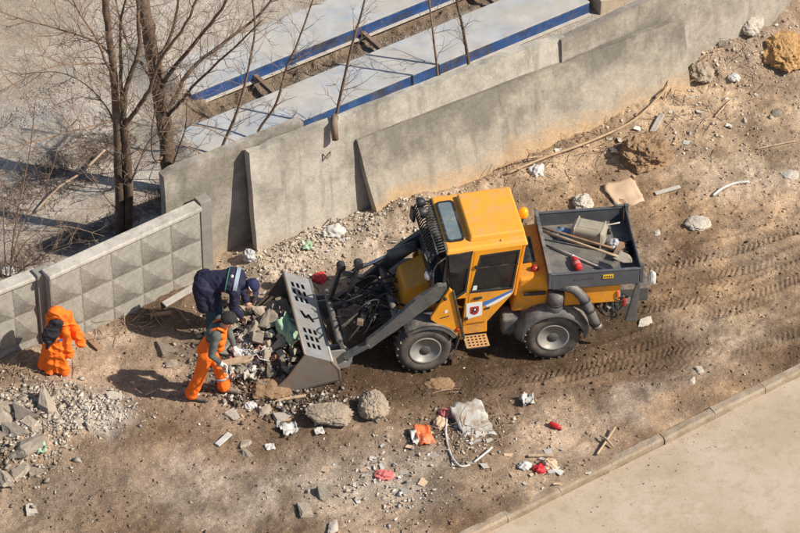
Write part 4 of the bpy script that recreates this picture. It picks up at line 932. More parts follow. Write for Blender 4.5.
def hand(mb, wrist, d, up, side, curl=.9, k=1.0):
    """palm, four bent fingers of unequal length and a thumb leaving the side of the palm"""
    d = V(d).normalized(); up = V(up); up = (up-d*up.dot(d)).normalized(); s = d.cross(up)*side; w_ = V(wrist)
    mb.cone(w_, w_+d*.035*k, .027*k, .030*k)
    for i, (o_, L_) in enumerate(((-.03,.070),(-.010,.080),(.010,.076),(.030,.060))):
        b = w_+d*.085*k+s*o_*k; mb.cone(w_+d*.03*k+s*o_*.8*k, b, .0165*k, .0125*k); a = curl*.55; p = b; q = d
        for seg in range(3):
            q = (q*math.cos(a)-up*math.sin(a)); up2 = None; n = p+q*L_*k*(.42,.32,.26)[seg]; mb.cone(p, n, (.0105,.0098,.009)[seg]*k, (.0098,.009,.008)[seg]*k, 8); p = n
            up = up  # the bend turns round the finger's own side axis
            ang = a; d_ = q
    t0 = w_+d*.03*k-s*.032*k; t1 = t0+(d*.5-s*.55-up*.35).normalized()*.042*k; t2 = t1+(d*.8-s*.05-up*.6).normalized()*.034*k
    mb.cone(t0, t1, .014*k, .0115*k, 8); mb.cone(t1, t2, .0115*k, .009*k, 8)
def head(mb, c, fwd, up, k=1.0):
    f = V(fwd).normalized(); u = V(up); u = (u-f*u.dot(f)).normalized(); l = u.cross(f); P = lambda a, b, d: V(c)+(f*a+l*b+u*d)*k
    for a in ((P(-.015,0,.03), .090), (P(.015,0,.045), .080), (P(-.03,0,.02), .085)): mb.ball(a[0], a[1]*k)
    mb.cone(P(.03,0,-.02), P(.055,0,-.085), .062*k, .036*k)                                     # jaw and chin
    mb.cone(P(.085,0,.02), P(.112,0,-.022), .010*k, .016*k, 8); mb.ball(P(.083,0,-.055), (.016*k,.026*k,.010*k))   # nose, mouth
    for s in (-1, 1):
        mb.ball(P(-.005,s*.088,-.005), (.016*k,.009*k,.030*k)); mb.cone(P(.078,s*.03,.030), P(.080,s*.012,.032), .012*k, .010*k, 8); mb.ball(P(.055,s*.045,-.018), .030*k)
    return P
def boots(root, foot, toe, m='boot'):
    mb = MB(); a = V(foot); t = V(toe)
    mb.cone(a+V((0,0,.07)), a+V((0,0,.20)), .055, .06); mb.cone(a+V((0,0,.045)), t+V((0,0,.038)), .05, .042); mb.cone(a+V((0,0,.03))-(t-a).normalized()*.05, a+V((0,0,.03)), .04, .045)
    return skinmesh(mb, 'boot', m, root, .010, 4)

# ---- worker in orange bib overalls, stooping to the right with a piece of board
pa = (GH(193,401)+GH(226,391))/2; pa.z = min(GH(193,401).z, GH(226,391).z)
A = empty('person', pa, R(-4)); tag(A, 'worker in orange bib overalls and dark knit cap, stooping with a wooden board', 'person')
fl, fr = V((.22,.10,max(0, GH(227,391).z-pa.z)+.01)), V((-.25,-.10,max(0, GH(193,401).z-pa.z)+.01))           # far (left) foot ahead, near (right) foot behind
hipc = V((-.01,0,.93)); kl, kr = V((.15,.13,.48)), V((-.13,-.12,.48)); chest = V((.13,.0,1.26)); neck = V((.235,0,1.43)); hd_c = V((.335,.0,1.535))
shl, shr = V((.18,.19,1.385)), V((.16,-.19,1.375)); ell, elr = V((.30,.28,1.10)), V((.10,-.29,1.10)); hal, har = V((.42,.06,.90)), V((.25,-.24,.87))
hf, hu = V((.80,.12,-.50)), V((.5,0,.85))
mb = MB()
for f, k, sgn in ((fl,kl,1),(fr,kr,-1)):
    h = hipc+V((0,.09*sgn,-.02)); mb.cone(h, k, .082, .055); mb.cone(k, f+V((0,0,.09)), .055, .038); mb.cone(f+V((-.03,0,.05)), f+V((.13,0,.03)), .036, .03)
mb.cone(hipc, hipc+V((.04,0,.12)), .13, .12); mb.cone(hipc+V((.04,0,.12)), chest, .12, .14); mb.cone(chest+V((0,-.06,.04)), chest+V((0,.06,.04)), .12, .12); mb.cone(chest+V((.05,0,.10)), neck, .07, .052); mb.cone(neck, hd_c-V((.02,0,.05)), .052, .052)
for sh, el, ha, sgn in ((shl,ell,hal,1),(shr,elr,har,-1)):
    mb.cone(chest+V((.03,.05*sgn,.09)), sh, .07, .06); mb.cone(sh, el, .052, .040); d = (ha-el).normalized(); mb.cone(el, ha-d*.05, .040, .027); hand(mb, ha-d*.05, d, V((0,-sgn,.3)), sgn, 1.4)
Ph = head(mb, hd_c, hf, hu); skinmesh(mb, 'body', 'skin', A, .0075, 3)
mb = MB()                                              # shirt
mb.cone(hipc+V((.06,0,.14)), chest, .135, .155); mb.cone(chest+V((0,-.07,.05)), chest+V((.02,.07,.05)), .135, .135); mb.cone(chest+V((.05,0,.11)), neck-V((.015,0,.02)), .085, .066)
for sh, el, ha, sgn in ((shl,ell,hal,1),(shr,elr,har,-1)):
    d = (ha-el).normalized(); mb.cone(chest+V((.03,.05*sgn,.09)), sh, .085, .078); mb.cone(sh, el, .072, .060); mb.cone(el, ha-d*.075, .058, .042)
skinmesh(mb, 'shirt', 'shirt', A, .011, 4, .007, 22, 4)
mb = MB()                                              # overalls: loose legs, bib
for f, k, sgn in ((fl,kl,1),(fr,kr,-1)):
    h = hipc+V((0,.085*sgn,-.02)); mb.cone(h, k, .115, .098); mb.cone(k, f+V((-.005,0,.15)), .098, .100); mb.cone(f+V((-.01,0,.14)), f+V((-.01,0,.11)), .100, .098)
mb.cone(hipc+V((-.01,0,-.01)), hipc+V((.05,0,.12)), .150, .150); mb.cone(hipc+V((.05,0,.12)), hipc+V((.12,0,.27)), .150, .150)
skinmesh(mb, 'overalls', 'orange', A, .011, 3, .013, 16, 9)
mb = MB()
mb.cone((.20,-.09,1.08), (.20,.09,1.08), .075, .075); mb.cone((.225,-.10,1.20), (.225,.10,1.20), .075, .075); mb.cone((.245,-.09,1.32), (.245,.09,1.32), .066, .066)
skinmesh(mb, 'bib', 'orange', A, .010, 4, .006, 20, 3)
for sgn in (-1, 1):
    mb = MB(); P = [(.29,.075*sgn,1.36),(.27,.10*sgn,1.43),(.19,.105*sgn,1.475),(.09,.09*sgn,1.42),(.0,.05*sgn,1.28),(-.06,.03*sgn,1.12)]
    for i in range(len(P)-1): mb.bar(P[i], P[i+1], .04, .014, up=(0,.25*sgn,1), ext=.008)
    mb.build('shoulder_strap', 'orange', A)
for f, k, sgn in ((fl,kl,1),):
    p = k*.52+f*.48+V((0,0,.05)); ax = (k-f).normalized(); MB().lathe([(.106,-.016),(.109,0),(.106,.016)], p, ax, 20).build('reflective_band', 'reflect', A)
boots(A, fl, fl+V((.21,-.05,.01))); boots(A, fr, fr+V((.21,-.04,.0)))
mb = MB(); mb.ball(Ph(-.02,0,.080), (.116,.114,.085), (0,.5,0)); mb.ball(Ph(-.05,0,.045), (.10,.112,.095), (0,.5,0)); skinmesh(mb, 'knit_cap', 'knit', A, .009, 3, .003, 60, 2)
for s in (-1, 1): MB().ball(Ph(.083,s*.031,.018), .0105).build('eye', 'ink', A)
for ha, el, sgn in ((hal,ell,1),(har,elr,-1)):
    d = (ha-el).normalized(); mb = MB(); hand(mb, ha-d*.05, d, V((0,-sgn,.3)), sgn, 1.4, 1.16); mb.cone(ha-d*.09, ha-d*.03, .034, .034); skinmesh(mb, 'glove', 'glove', A, .006, 2)
# board in his hands
bd = empty('wooden_board', pa+V((.25,-.20,.80)), R(8)); tag(bd, 'splintered pale wooden board held by the worker in orange overalls', 'board')
P = [(-.12,-.045),(.30,-.07),(.42,-.05),(.46,.01),(.40,.055),(.20,.06),(.05,.05),(-.12,.03)]
MB().plate(P, [], .035, lambda u, v, w_: (u, v+.02+w_*.2, .02+w_+u*.12)).build('board_piece', 'wood', bd, None, .006)
MB().tube([(.38,.0,.10),(.50,.02,.16),(.54,.0,.08),(.66,.03,.0)], .008, 6).build('loose_strip', 'plastic', bd)

# ---- worker in the navy coat, bent double
pb = GH(214,331)
B = empty('person', pb, R(-6)); tag(B, 'worker in dark navy coat with grey reflective band, bent double near the fence', 'person')
fl, fr = V((.06,.16,0)), V((-.02,-.12,0)); hipc = V((-.10,.02,.92)); kl, kr = V((.04,.15,.48)), V((-.02,-.12,.48)); chest = V((.30,.02,1.02)); neck = V((.50,.02,.98)); hd_c = V((.60,.0,.93))
shl, shr = V((.40,.22,1.0)), V((.38,-.19,.97)); ell, elr = V((.42,.26,.70)), V((.36,-.23,.68)); hal, har = V((.52,.16,.44)), V((.48,-.12,.42))
hf, hu = V((.55,-.20,-.80)), V((.85,0,.5))
mb = MB()
for f, k, sgn in ((fl,kl,1),(fr,kr,-1)):
    h = hipc+V((0,.09*sgn,-.03)); mb.cone(h, k, .085, .056); mb.cone(k, f+V((0,0,.09)), .056, .04); mb.cone(f+V((-.03,0,.05)), f+V((.13,0,.03)), .036, .03)
mb.cone(hipc, hipc+V((.15,0,.05)), .13, .125); mb.cone(hipc+V((.15,0,.05)), chest, .125, .14); mb.cone(chest, neck, .10, .052); mb.cone(neck, hd_c, .052, .055)
for sh, el, ha, sgn in ((shl,ell,hal,1),(shr,elr,har,-1)):
    mb.cone(chest+V((.05,.05*sgn,0)), sh, .08, .062); mb.cone(sh, el, .054, .042); d = (ha-el).normalized(); mb.cone(el, ha-d*.05, .042, .028); hand(mb, ha-d*.05, d, V((.3,-sgn,.0)), sgn, 1.0)
Ph = head(mb, hd_c, hf, hu); skinmesh(mb, 'body', 'skin', B, .0075, 3)
mb = MB()                                              # bulky coat with a skirt hanging to the knee
mb.cone(hipc+V((-.02,-.09,.02)), hipc+V((-.02,.09,.02)), .175, .175); mb.cone(hipc+V((.05,0,.05)), chest+V((0,0,.02)), .185, .185); mb.cone(chest+V((0,-.08,.02)), chest+V((0,.08,.02)), .165, .165); mb.cone(chest+V((.1,0,0)), neck-V((.01,0,0)), .13, .085)
for y in (-.13,-.04,.05,.14):
    mb.cone(hipc+V((-.06,y,0)), V((-.12,y*1.15,.62)), .135, .115); mb.cone(hipc+V((.06,y,-.02)), V((.04,y*1.1,.62)), .12, .085)
for sh, el, ha, sgn in ((shl,ell,hal,1),(shr,elr,har,-1)):
    d = (ha-el).normalized(); mb.cone(chest+V((.05,.05*sgn,0)), sh, .11, .095); mb.cone(sh, el, .092, .078); mb.cone(el, ha-d*.08, .076, .058)
skinmesh(mb, 'coat', 'navy', B, .012, 4, .016, 13, 21)
mb = MB()
for f, k, sgn in ((fl,kl,1),(fr,kr,-1)): mb.cone(hipc+V((0,.09*sgn,-.08)), k, .10, .085); mb.cone(k, f+V((0,0,.12)), .085, .078)
skinmesh(mb, 'trousers', 'teal', B, .011, 3, .010, 18, 8)
boots(B, fl, fl+V((.17,0,0))); boots(B, fr, fr+V((.17,0,0)))
def coat_band(name, t, wd, m, rr_=.192, grow=1.0):
    a = hipc+V((.05,0,.05)); b = chest+V((0,0,.02)); p = a*(1-t)+b*t; ax = (b-a).normalized(); MB().lathe([(rr_-.004,-wd),(rr_,-wd*.9),(rr_,wd*.9),(rr_-.004,wd)], p, ax, 30).build(name, m, B)
mb = MB(); cs = [V((.43,.22*math.cos(a),1.01+.02+.185*math.sin(a))) for a in [R(-60+300*i/24) for i in range(25)]]
p0 = chest+V((.085,0,.01)); ring = [p0+V((.03*math.sin(a),(.245)*math.cos(a),.178*math.sin(a))) for a in [R(-20+220*i/26) for i in range(27)]]
for i in range(26): mb.bar(ring[i], ring[i+1], .062, .012, up=tuple((ring[i]-p0)), ext=.004)
mb.build('reflective_band', 'reflect', B)
p0 = chest+V((-.06,0,.012)); ring = [p0+V((.03*math.sin(a),.252*math.cos(a),.188*math.sin(a))) for a in [R(-10+200*i/26) for i in range(27)]]
mb = MB()
for i in range(26): mb.bar(ring[i], ring[i+1], .014, .010, up=tuple((ring[i]-p0)), ext=.004)
mb.build('green_piping', 'greenband', B)
MB().lathe([(.028,-.006),(.028,.006),(0,.007)], chest+V((.03,-.10,.186)), (0,-.35,1), 14).build('round_badge', 'plastic', B)
mb = MB(); mb.ball(Ph(-.02,0,.075), (.115,.112,.085), (0,1.1,0)); mb.ball(Ph(-.045,0,.04), (.10,.108,.09), (0,1.1,0)); skinmesh(mb, 'cap', 'navycap', B, .009, 3, .004, 30, 2)
a, b = Ph(.04,0,.10), Ph(-.09,0,-.0); MB().tube([Ph(.07*math.cos(t)-.025, .113*math.sin(t), .035) for t in [2*math.pi*i/22 for i in range(23)]], .011, 6).build('cap_band', 'plastic', B)
MB().plate(rrect(-.0,.085,-.07,.07,.04), [], .008, lambda u, v, w_: tuple(Ph(.075+u, v, .03+w_))).build('cap_peak', 'navycap', B)
for s in (-1, 1): MB().ball(Ph(.083,s*.031,.018), .0105).build('eye', 'ink', B)

# ---- orange work suit hung on a stake by the fence
pj = GH(57,371); J = empty('hanging_work_suit', pj, R(8)); tag(J, 'orange work suit with dark lining hung on a stake in front of the fence', 'work clothes')
def jx(px, py, y=0): return V(((px-57)/65, y, (371-py)/50+.02))
MB().tube([(.06,.16,-.25), (.05,.12,.6), (.05,.08,1.22)], .022, 8).build('stake', 'woodgrey', J)
mb = MB()
mb.cone(jx(60,313), jx(67,317,.02), .115, .11); mb.cone(jx(57,320,.04), jx(56,338,0), .13, .11); mb.cone(jx(66,318,.03), jx(64,340,.02), .10, .07)
for a, b, r0, r1 in ((jx(54,336), jx(43,365,.02), .09, .085), (jx(55,336,-.03), jx(50,368,-.06), .085, .085), (jx(58,337,-.05), jx(57,367,-.10), .08, .055), (jx(60,338,-.04), jx(64,369,-.09), .08, .085), (jx(54,345,.08), jx(56,362,.08), .09, .08)): mb.cone(a, b, r0, r1)
mb.cone(jx(67,322,-.04), jx(71,354,-.08), .070, .070); mb.cone(jx(71,318,.05), jx(77,330,.04), .085, .075); mb.cone(jx(77,330,.04), jx(83,346,0), .075, .088); mb.cone(jx(73,322,.05), jx(76,342,.06), .06, .055)
skinmesh(mb, 'suit_cloth', 'orange', J, .011, 2, .034, 13, 31)
mb = MB(); mb.ball(jx(54,329,-.105), (.14,.06,.225), (0,.28,0)); mb.ball(jx(60,321,-.085), (.13,.06,.12), (0,-.2,0)); mb.cone(jx(51,336,-.11), jx(49,343,-.10), .06, .03); skinmesh(mb, 'dark_lining', 'darkcloth', J, .011, 2, .03, 16, 17)
MB().plate([(0,0),(.06,.01),(.06,.05),(0,.045)], [], .006, lambda u, v, w_: tuple(jx(61,337)+V((u,-.128+w_,v)))).build('blue_tag', 'blue', J)

# ================================================================== rubble and stones
from mathutils import noise as mn
def hull_mesh(seed, n=16, box=.55):
    rs = random.Random(seed); bm = bmesh.new()
    for _ in range(n):
        p = V((rs.uniform(-1,1), rs.uniform(-1,1), rs.uniform(-1,1)))
        if rs.random() < box: p = V([math.copysign(rs.uniform(.75,1), c) if rs.random() < .75 else c for c in p])
        else: p = p.normalized()*rs.uniform(.8,1.05)
        bm.verts.new(p*.5)
    r_ = bmesh.ops.convex_hull(bm, input=bm.verts[:]); bmesh.ops.delete(bm, geom=list({g for g in r_['geom_interior']+r_['geom_unused'] if isinstance(g, bmesh.types.BMVert)}), context='VERTS')
    bmesh.ops.recalc_face_normals(bm, faces=bm.faces[:]); bm.verts.index_update()
    vs_ = np.array([v.co[:] for v in bm.verts], np.float32); fs = [[v.index for v in f.verts] for f in bm.faces]; bm.free(); return vs_, fs
HULLS = [hull_mesh(100+i) for i in range(12)]; SMALL = [hull_mesh(300+i, 9, .3) for i in range(10)]
CHM = {}
def chunk_data(i, m):
    k = (i % 12, m)
    if k not in CHM:
        vs_, fs = HULLS[i % 12]; me = bpy.data.meshes.new('chunk'); me.from_pydata(vs_.tolist(), [], fs); bm = bmesh.new(); bm.from_mesh(me)
        bmesh.ops.dissolve_limit(bm, angle_limit=R(14), verts=bm.verts[:], edges=bm.edges[:]); bmesh.ops.triangulate(bm, faces=bm.faces[:])
        bmesh.ops.subdivide_edges(bm, edges=bm.edges[:], cuts=4, use_grid_fill=True)
        for v in bm.verts: v.co += v.normal*(.06*mn.fractal(v.co*2.6+V((i*7.7,0,0)), 1.0, 2.0, 3)+.035*mn.noise(v.co*9+V((i*3.3,0,0)))-.05*max(0, v.co.length-.52))
        bmesh.ops.triangulate(bm, faces=bm.faces[:]); bm.to_mesh(me); bm.free(); me.materials.append(M[m]); CHM[k] = me
    return CHM[k]
def chunk(px, py, w_, h, m, label, cat='rubble', group=None, zs=None, rot=None, tilt=.25, i=None, name='concrete_chunk', sink=.25, lift=0):
    g = GH(px, py); i = rng.randrange(12) if i is None else i; sx = w_/63; sy = h/41; zs = zs or min(sx, sy)*.7
    o = bpy.data.objects.new(name, chunk_data(i, m)); col.objects.link(o); o.scale = (sx, sy, zs); o.rotation_euler = (rng.uniform(-tilt,tilt), rng.uniform(-tilt,tilt), rng.uniform(-.5,.5) if rot is None else rot)
    o.location = g+V((0,0,zs*(.5-sink)+lift)); tag(o, label, cat, group); return o
def boulder(px, py, w_, h, zs, m, label, name='boulder', seed=1, rough=.28, f=1.4, sink=.3, sub=5, cat='boulder'):
    g = GH(px, py); bm = bmesh.new(); bmesh.ops.create_icosphere(bm, subdivisions=sub, radius=.5)
    for v in bm.verts:
        d = v.co.normalized(); q_ = V((seed*3.1,0,0)); k = 1+rough*(mn.fractal(d*f+q_, 1.0, 2.0, 3))+rough*.55*abs(mn.noise(d*f*3.1+q_))+rough*.30*mn.fractal(d*f*7+q_, .7, 2.0, 3); v.co = d*.5*k; v.co.x *= w_/63; v.co.y *= h/41; v.co.z *= zs
    me = bpy.data.meshes.new(name); bm.to_mesh(me); bm.free(); me.materials.append(M[m]); me.polygons.foreach_set('use_smooth', [False]*len(me.polygons))
    o = bpy.data.objects.new(name, me); col.objects.link(o); o.location = g+V((0,0,zs*(.5-sink))); tag(o, label, cat); return o
boulder(646,158,50,30,.50,'boulder','big brown earth clump with a dark crack, lying below the sandy slab','earth_clump',2,.34,1.5,.28,5,'earth clump')
boulder(373,412,27,22,.40,'rockgrey','upright pale grey boulder in front of the loader front wheel','boulder',5,.22,1.2,.22)
boulder(330,414,42,18,.22,'rockgrey','low brown boulder half buried in front of the bucket','boulder',7,.25,1.4,.35)
boulder(750,28,26,22,.36,'rockpale','white stone block near the top right corner','stone',9,.22,1.3,.25,4,'stone')
boulder(788,26,46,36,.42,'clay','crumbly orange clay heap at the top right edge','clay_heap',12,.26,1.7,.4,5,'clay')
boulder(270,380,36,20,.22,'boulder','round brown lump of earth before the bucket edge','earth_clump',14,.25,1.5,.4,4,'earth clump')
boulder(698,224,25,15,.12,'rockpale','flat pale stone lying on the sand right of the dump box','stone',16,.2,1.5,.3,4,'stone')
boulder(583,206,20,14,.22,'rockpale','white lump of stone behind the dump box','stone',18,.3,1.8,.25,4,'stone')
boulder(702,60,24,20,.22,'rockgrey','grey lump of stone at the right end of the sandy slab','stone',21,.3,1.6,.3,4,'stone')
boulder(790,176,18,10,.1,'rockpale','pale stone at the right edge above the tyre tracks','stone',23,.2,1.5,.3,4,'stone')
boulder(440,385,26,12,.10,'boulder','low clod of damp earth by the front wheel','earth_clump',27,.3,2,.4,4,'earth clump')
# pieces at the left edge
for a in ((7,409,34,16,.16,'rubble','long grey concrete piece at the left edge, highest of the pile',.9), (46,410,26,32,.34,'rubble','tallest tilted concrete slab piece in the left rubble pile',.5),
          (26,414,26,20,.2,'rubble_dark','dark blocky concrete lump left of the tilted slab piece',.2), (3,423,20,14,.18,'rubble','pale concrete piece at the left edge under the long one',.1),
          (2,436,18,12,.16,'rubble','small concrete piece cut by the left edge of the pile',.4), (15,431,28,15,.16,'rubble_dark','dark flat concrete piece in the middle of the left pile',.3),
          (31,426,16,14,.2,'rubble','light square concrete lump in the middle of the left pile',.7), (26,447,30,26,.24,'rubble_dark','broad tilted concrete piece low in the left pile',-.4),
          (19,467,24,19,.12,'rubble','square flat concrete tile piece at the lower left',.5), (6,478,16,18,.14,'rubble','concrete lump lowest of the left pile',.2),
          (36,469,16,11,.1,'rubble','small concrete piece right of the square tile piece',.2), (57,394,14,12,.12,'rubble','concrete piece on the gravel below the orange suit',.2),
          (115,397,18,10,.06,'rockpale','flat pale stone at the edge of the crushed concrete patch',.1), (105,437,12,6,.05,'rubble_dark','thin dark chip below the crushed concrete patch',-.6),
          (31,510,12,10,.07,'rockpale','white lump at the lower left on bare earth',.3), (168,348,20,20,.09,'rubble','pale square slab piece lying left of the orange overalls',.3),
          (173,363,20,10,.07,'rubble','small flat slab piece just below the square one',.1), (231,417,15,12,.1,'rockpale','pale broken lump below the orange worker boot',.5),
          (246,443,14,12,.1,'rubble','pale double lump of rubble on the bare earth',.2), (248,454,12,9,.07,'rubble','small pale lump under the double lump',.2),
          (305,510,15,14,.1,'rubble','rounded grey stone near the bottom of the picture',.2), (323,495,11,14,.12,'rubble_dark','dark upright stone on the bare earth near the bottom',.2),
          (333,527,12,16,.1,'rockpale','white wedge of stone at the bottom edge',.1), (265,411,15,11,.09,'rubble','flat rubble piece at the front of the bucket heap',.2), (283,418,20,11,.1,'rockpale','pale broken slab piece below the bucket tip',.3),
          (352,305,10,8,.08,'rockpale','white stone under the lift arms',.2), (700,370,9,7,.06,'rockpale','upper white stone of the pair between tyre tracks and kerb',.2), (692,382,10,8,.07,'rockpale','lower white stone of the pair between tyre tracks and kerb',.2),
          (657,233,8,7,.05,'rockpale','small white stone right of the dump box rear corner',.2), (645,322,18,10,.06,'rockpale','flat pale stone beside the tyre tracks behind the loader',.2),
          (776,113,14,10,.1,'rubble_dark','grey stone in the rubbish at the right',.2), (722,40,16,12,.14,'rubble_dark','grey stone in front of the white block',.3)):
    chunk(a[0], a[1], a[2]*.92, a[3]*.92, a[5], a[6], 'stone' if 'stone' in a[6] else 'rubble', None, a[4]*.85, a[7], sink=.33)
# the heap in and before the bucket
fx = Matrix.Translation(loader.location) @ Matrix.Rotation(R(10.5), 4, 'Z')
LI = fx.inverted(); placed = []
HEAP = 'broken concrete lumps heaped in front of the bucket'
def heap_label(px, py):
    if px > 272: return 'broken concrete lump lying inside the mouth of the bucket'
    if py < 328: return 'broken concrete lump in the heap under the hands of the navy coated worker'
    if px < 250: return 'broken lump in the heap beside the legs of the orange worker'
    return 'broken lump in the middle of the heap before the bucket edge'
for k in range(400):
    t = rng.random(); px = rng.gauss(258, 21); py = rng.gauss(343, 21)
    if not (224 < px < 312 and 300 < py < 388): continue
    if px-230 < -4 and py > 355: continue
    g = GH(px, py); l = LI@g
    if l.x > -1.75 or (l.y < -.80 and l.x > -2.5): continue
    if any(abs(px-a)+abs(py-b) < 8.5 for a, b in placed): continue
    placed.append((px, py)); s_ = rng.uniform(6, 13.5)*(1 if py < 350 else .75)
    chunk(px, py, s_, s_*rng.uniform(.6,1), rng.choice(['rubble','rubble','rubble','rubble_dark','rubble_dark','rockpale','brick'] if rng.random() < .6 else ['rubble','rubble_dark']), heap_label(px, py), 'rubble', HEAP, s_/63*rng.uniform(.6,1), rng.uniform(0,3), .8, lift=.03+.10*math.exp(-((px-275)/22)**2-((py-322)/18)**2))
    if len(placed) > 70: break
for (px, py, s_) in ((282,318,15), (292,324,13), (276,330,15), (288,334,13), (270,316,14), (296,312,12), (280,308,12), (266,328,14), (284,326,12), (274,322,12)):
    chunk(px, py, s_, s_*.9, rng.choice(['rubble','rubble_dark']), heap_label(px, py), 'rubble', HEAP, s_/63*.8, rng.uniform(0,3), .7, lift=.14)
# ------------------------------------------------ uncountable pebbles, clods, chips
def stuff(name, n, pos, size, cols, label, cat, seed, flat=.7, sink=.3, vary=.2, own=None):
    rs = np.random.RandomState(seed); X, Y = pos(rs, n); n = len(X); Z = hzv(X, Y); S = size[0]*(size[1]/size[0])**(rs.rand(n)**1.8)
    allv = []; allf = []; allc = []; off = 0; which = rs.randint(0, len(SMALL), n); A = rs.rand(n)*6.283; B_ = rs.randn(n)*.4
    for k, (vs_, fs) in enumerate(SMALL):
        ii = np.where(which == k)[0]
        if not len(ii): continue
        tri = np.array([f for f in fs if len(f) == 3], np.int32); c, s = np.cos(A[ii]), np.sin(A[ii]); sc = S[ii]
        v = vs_[None]*sc[:,None,None]*np.array([1,1,flat])[None,None]*(1+(rs.rand(len(ii),1,3)-.5)*.6)
        cb, sb = np.cos(B_[ii]), np.sin(B_[ii]); y = v[...,1]*cb[:,None]-v[...,2]*sb[:,None]; z = v[...,1]*sb[:,None]+v[...,2]*cb[:,None]; x = v[...,0]
        P = np.stack([x*c[:,None]-y*s[:,None]+X[ii,None], x*s[:,None]+y*c[:,None]+Y[ii,None], z+(Z[ii]+sc*flat*(.5-sink))[:,None]], -1)
        m_ = vs_.shape[0]; F = tri[None]+(np.arange(len(ii))*m_)[:,None,None]+off; off += len(ii)*m_
        if own: cc = col_at(X[ii], Y[ii])*own
        else: cc = np.array(cols)[rs.randint(0, len(cols), len(ii))]
        cc = cc*(1+(rs.rand(len(ii),1)-.5)*2*vary); allv.append(P.reshape(-1,3)); allf.append(F.reshape(-1,3)); allc.append(np.repeat(cc, m_, 0))
    v = np.concatenate(allv).astype(np.float32); f = np.concatenate(allf).astype(np.int32); c = np.concatenate(allc).astype(np.float32)
    me = bpy.data.meshes.new(name); me.vertices.add(len(v)); me.vertices.foreach_set('co', v.ravel()); me.loops.add(f.size); me.loops.foreach_set('vertex_index', f.ravel()); me.polygons.add(len(f)); me.polygons.foreach_set('loop_start', np.arange(0, f.size, 3, dtype=np.int32)); me.update(); me.validate()
    ca = me.color_attributes.new('Col', 'FLOAT_COLOR', 'POINT'); ca.data.foreach_set('color', np.concatenate([c, np.ones((len(c),1), np.float32)], 1).ravel())
    me.materials.append(MATS.get('scattered stone') or attr_mat('scattered stone', bump=0, var=.12, speck=False))
    o = bpy.data.objects.new(name, me); col.objects.link(o); tag(o, label, cat, kind='stuff'); return o
def front_side(X, Y):     # on the work side of the wall and off the road
    s1 = (X-KA.x)*KN.x+(Y-KA.y)*KN.y
    def ls(a, b): return ((X-a.x)*(-(b.y-a.y))+(Y-a.y)*(b.x-a.x))/math.hypot(b.x-a.x, b.y-a.y)
    wl = np.minimum(ls(G(-40,381), G(205,279)), ls(G(205,263), G(690,75)))
    return (s1 < -.03) & (wl < -.02)
def everywhere(rs, n):
    X = rs.uniform(FX0, FX1, n); Y = rs.uniform(FY0, FY1, n); m_ = front_side(X, Y); d = fbm(X, Y, 1.1, 400, 3); m_ &= rs.rand(n) < np.clip(d*3-.8, .12, 1); return X[m_], Y[m_]
def blobs(lst):
    def f(rs, n):
        wt = np.array([b[4] for b in lst], float); wt /= wt.sum(); k = rs.choice(len(lst), n, p=wt); X = np.empty(n); Y = np.empty(n)
        for i, b in enumerate(lst):
            ii = np.where(k == i)[0]; g = G(b[0], b[1]); a = rs.randn(len(ii))*b[2]; c = rs.randn(len(ii))*b[3]; r_ = b[5] if len(b) > 5 else 0
            X[ii] = g.x+a*math.cos(r_)-c*math.sin(r_); Y[ii] = g.y+a*math.sin(r_)+c*math.cos(r_)
        return X, Y
    return f
def fr(f):
    def g(rs, n): X, Y = f(rs, n); m_ = front_side(X, Y); return X[m_], Y[m_]
    return g
stuff('soil_clods', 42000, everywhere, (.010,.06), None, 'small brown soil clods scattered over the ground', 'soil clods', 1, .7, .42, .28, own=.92)
stuff('pale_pebbles', 7000, everywhere, (.008,.034), [(.52,.45,.37),(.46,.38,.30),(.62,.56,.49),(.40,.33,.255)], 'pale pebbles scattered over the bare earth', 'pebbles', 2, .7, .25, .15)
stuff('rubble_chips', 7500, fr(blobs([(330,240,1.0,.22,3,.6),(290,262,.5,.3,1.2,.5),(420,222,.6,.25,.8,.5),(90,418,.38,.24,2.0),(60,395,.5,.25,1),(720,60,.9,.55,2.6),(690,125,.9,.5,1),(460,440,.6,.35,1),(385,490,.6,.4,1),(25,440,.5,.5,2.6),(45,425,.4,.35,1.4)])), (.012,.075), [(.50,.44,.37),(.42,.37,.31),(.58,.53,.46),(.36,.31,.26),(.55,.45,.34)], 'pale rubble chips along the slabs and on the left pile', 'rubble chips', 3, .75, .25, .18)
stuff('heap_debris', 5200, fr(blobs([(255,345,.42,.45,3),(240,365,.35,.3,1.5),(262,392,.5,.2,1),(300,405,.5,.2,.7)])), (.018,.09), [(.17,.135,.10),(.11,.085,.065),(.27,.23,.185),(.35,.31,.26),(.09,.07,.055),(.46,.42,.37),(.22,.165,.115)], 'mixed dark debris of the heap before the bucket', 'debris', 4, .6, .15, .25)
stuff('yard_gravel', 5200, blobs([(20,118,.75,.13,2,.55),(55,88,.4,.1,1,.55),(300,72,1.7,.16,1.6,.57),(400,38,1.6,.16,1.2,.57)]), (.008,.032), [(.34,.31,.28),(.30,.26,.22),(.46,.42,.38),(.24,.19,.14)], 'grey gravel lying in the yard and between the weighbridge tracks', 'gravel', 5, .7, .25, .2)
stuff('pile_fragments', 520, fr(blobs([(22,440,.42,.45,2),(45,412,.35,.3,1),(10,470,.3,.3,1)])), (.035,.15), [(.36,.31,.25),(.29,.245,.195),(.42,.365,.30),(.24,.195,.15)], 'dusty concrete fragments filling the left rubble pile', 'rubble', 8, .65, .3, .2)
stuff('bucket_fragments', 700, fr(blobs([(268,330,.34,.40,2),(250,345,.3,.3,1)])), (.03,.11), [(.40,.355,.295),(.33,.285,.23),(.47,.42,.36),(.20,.16,.12)], 'dusty grey fragments between the lumps of the bucket heap', 'rubble', 9, .7, .0, .2)
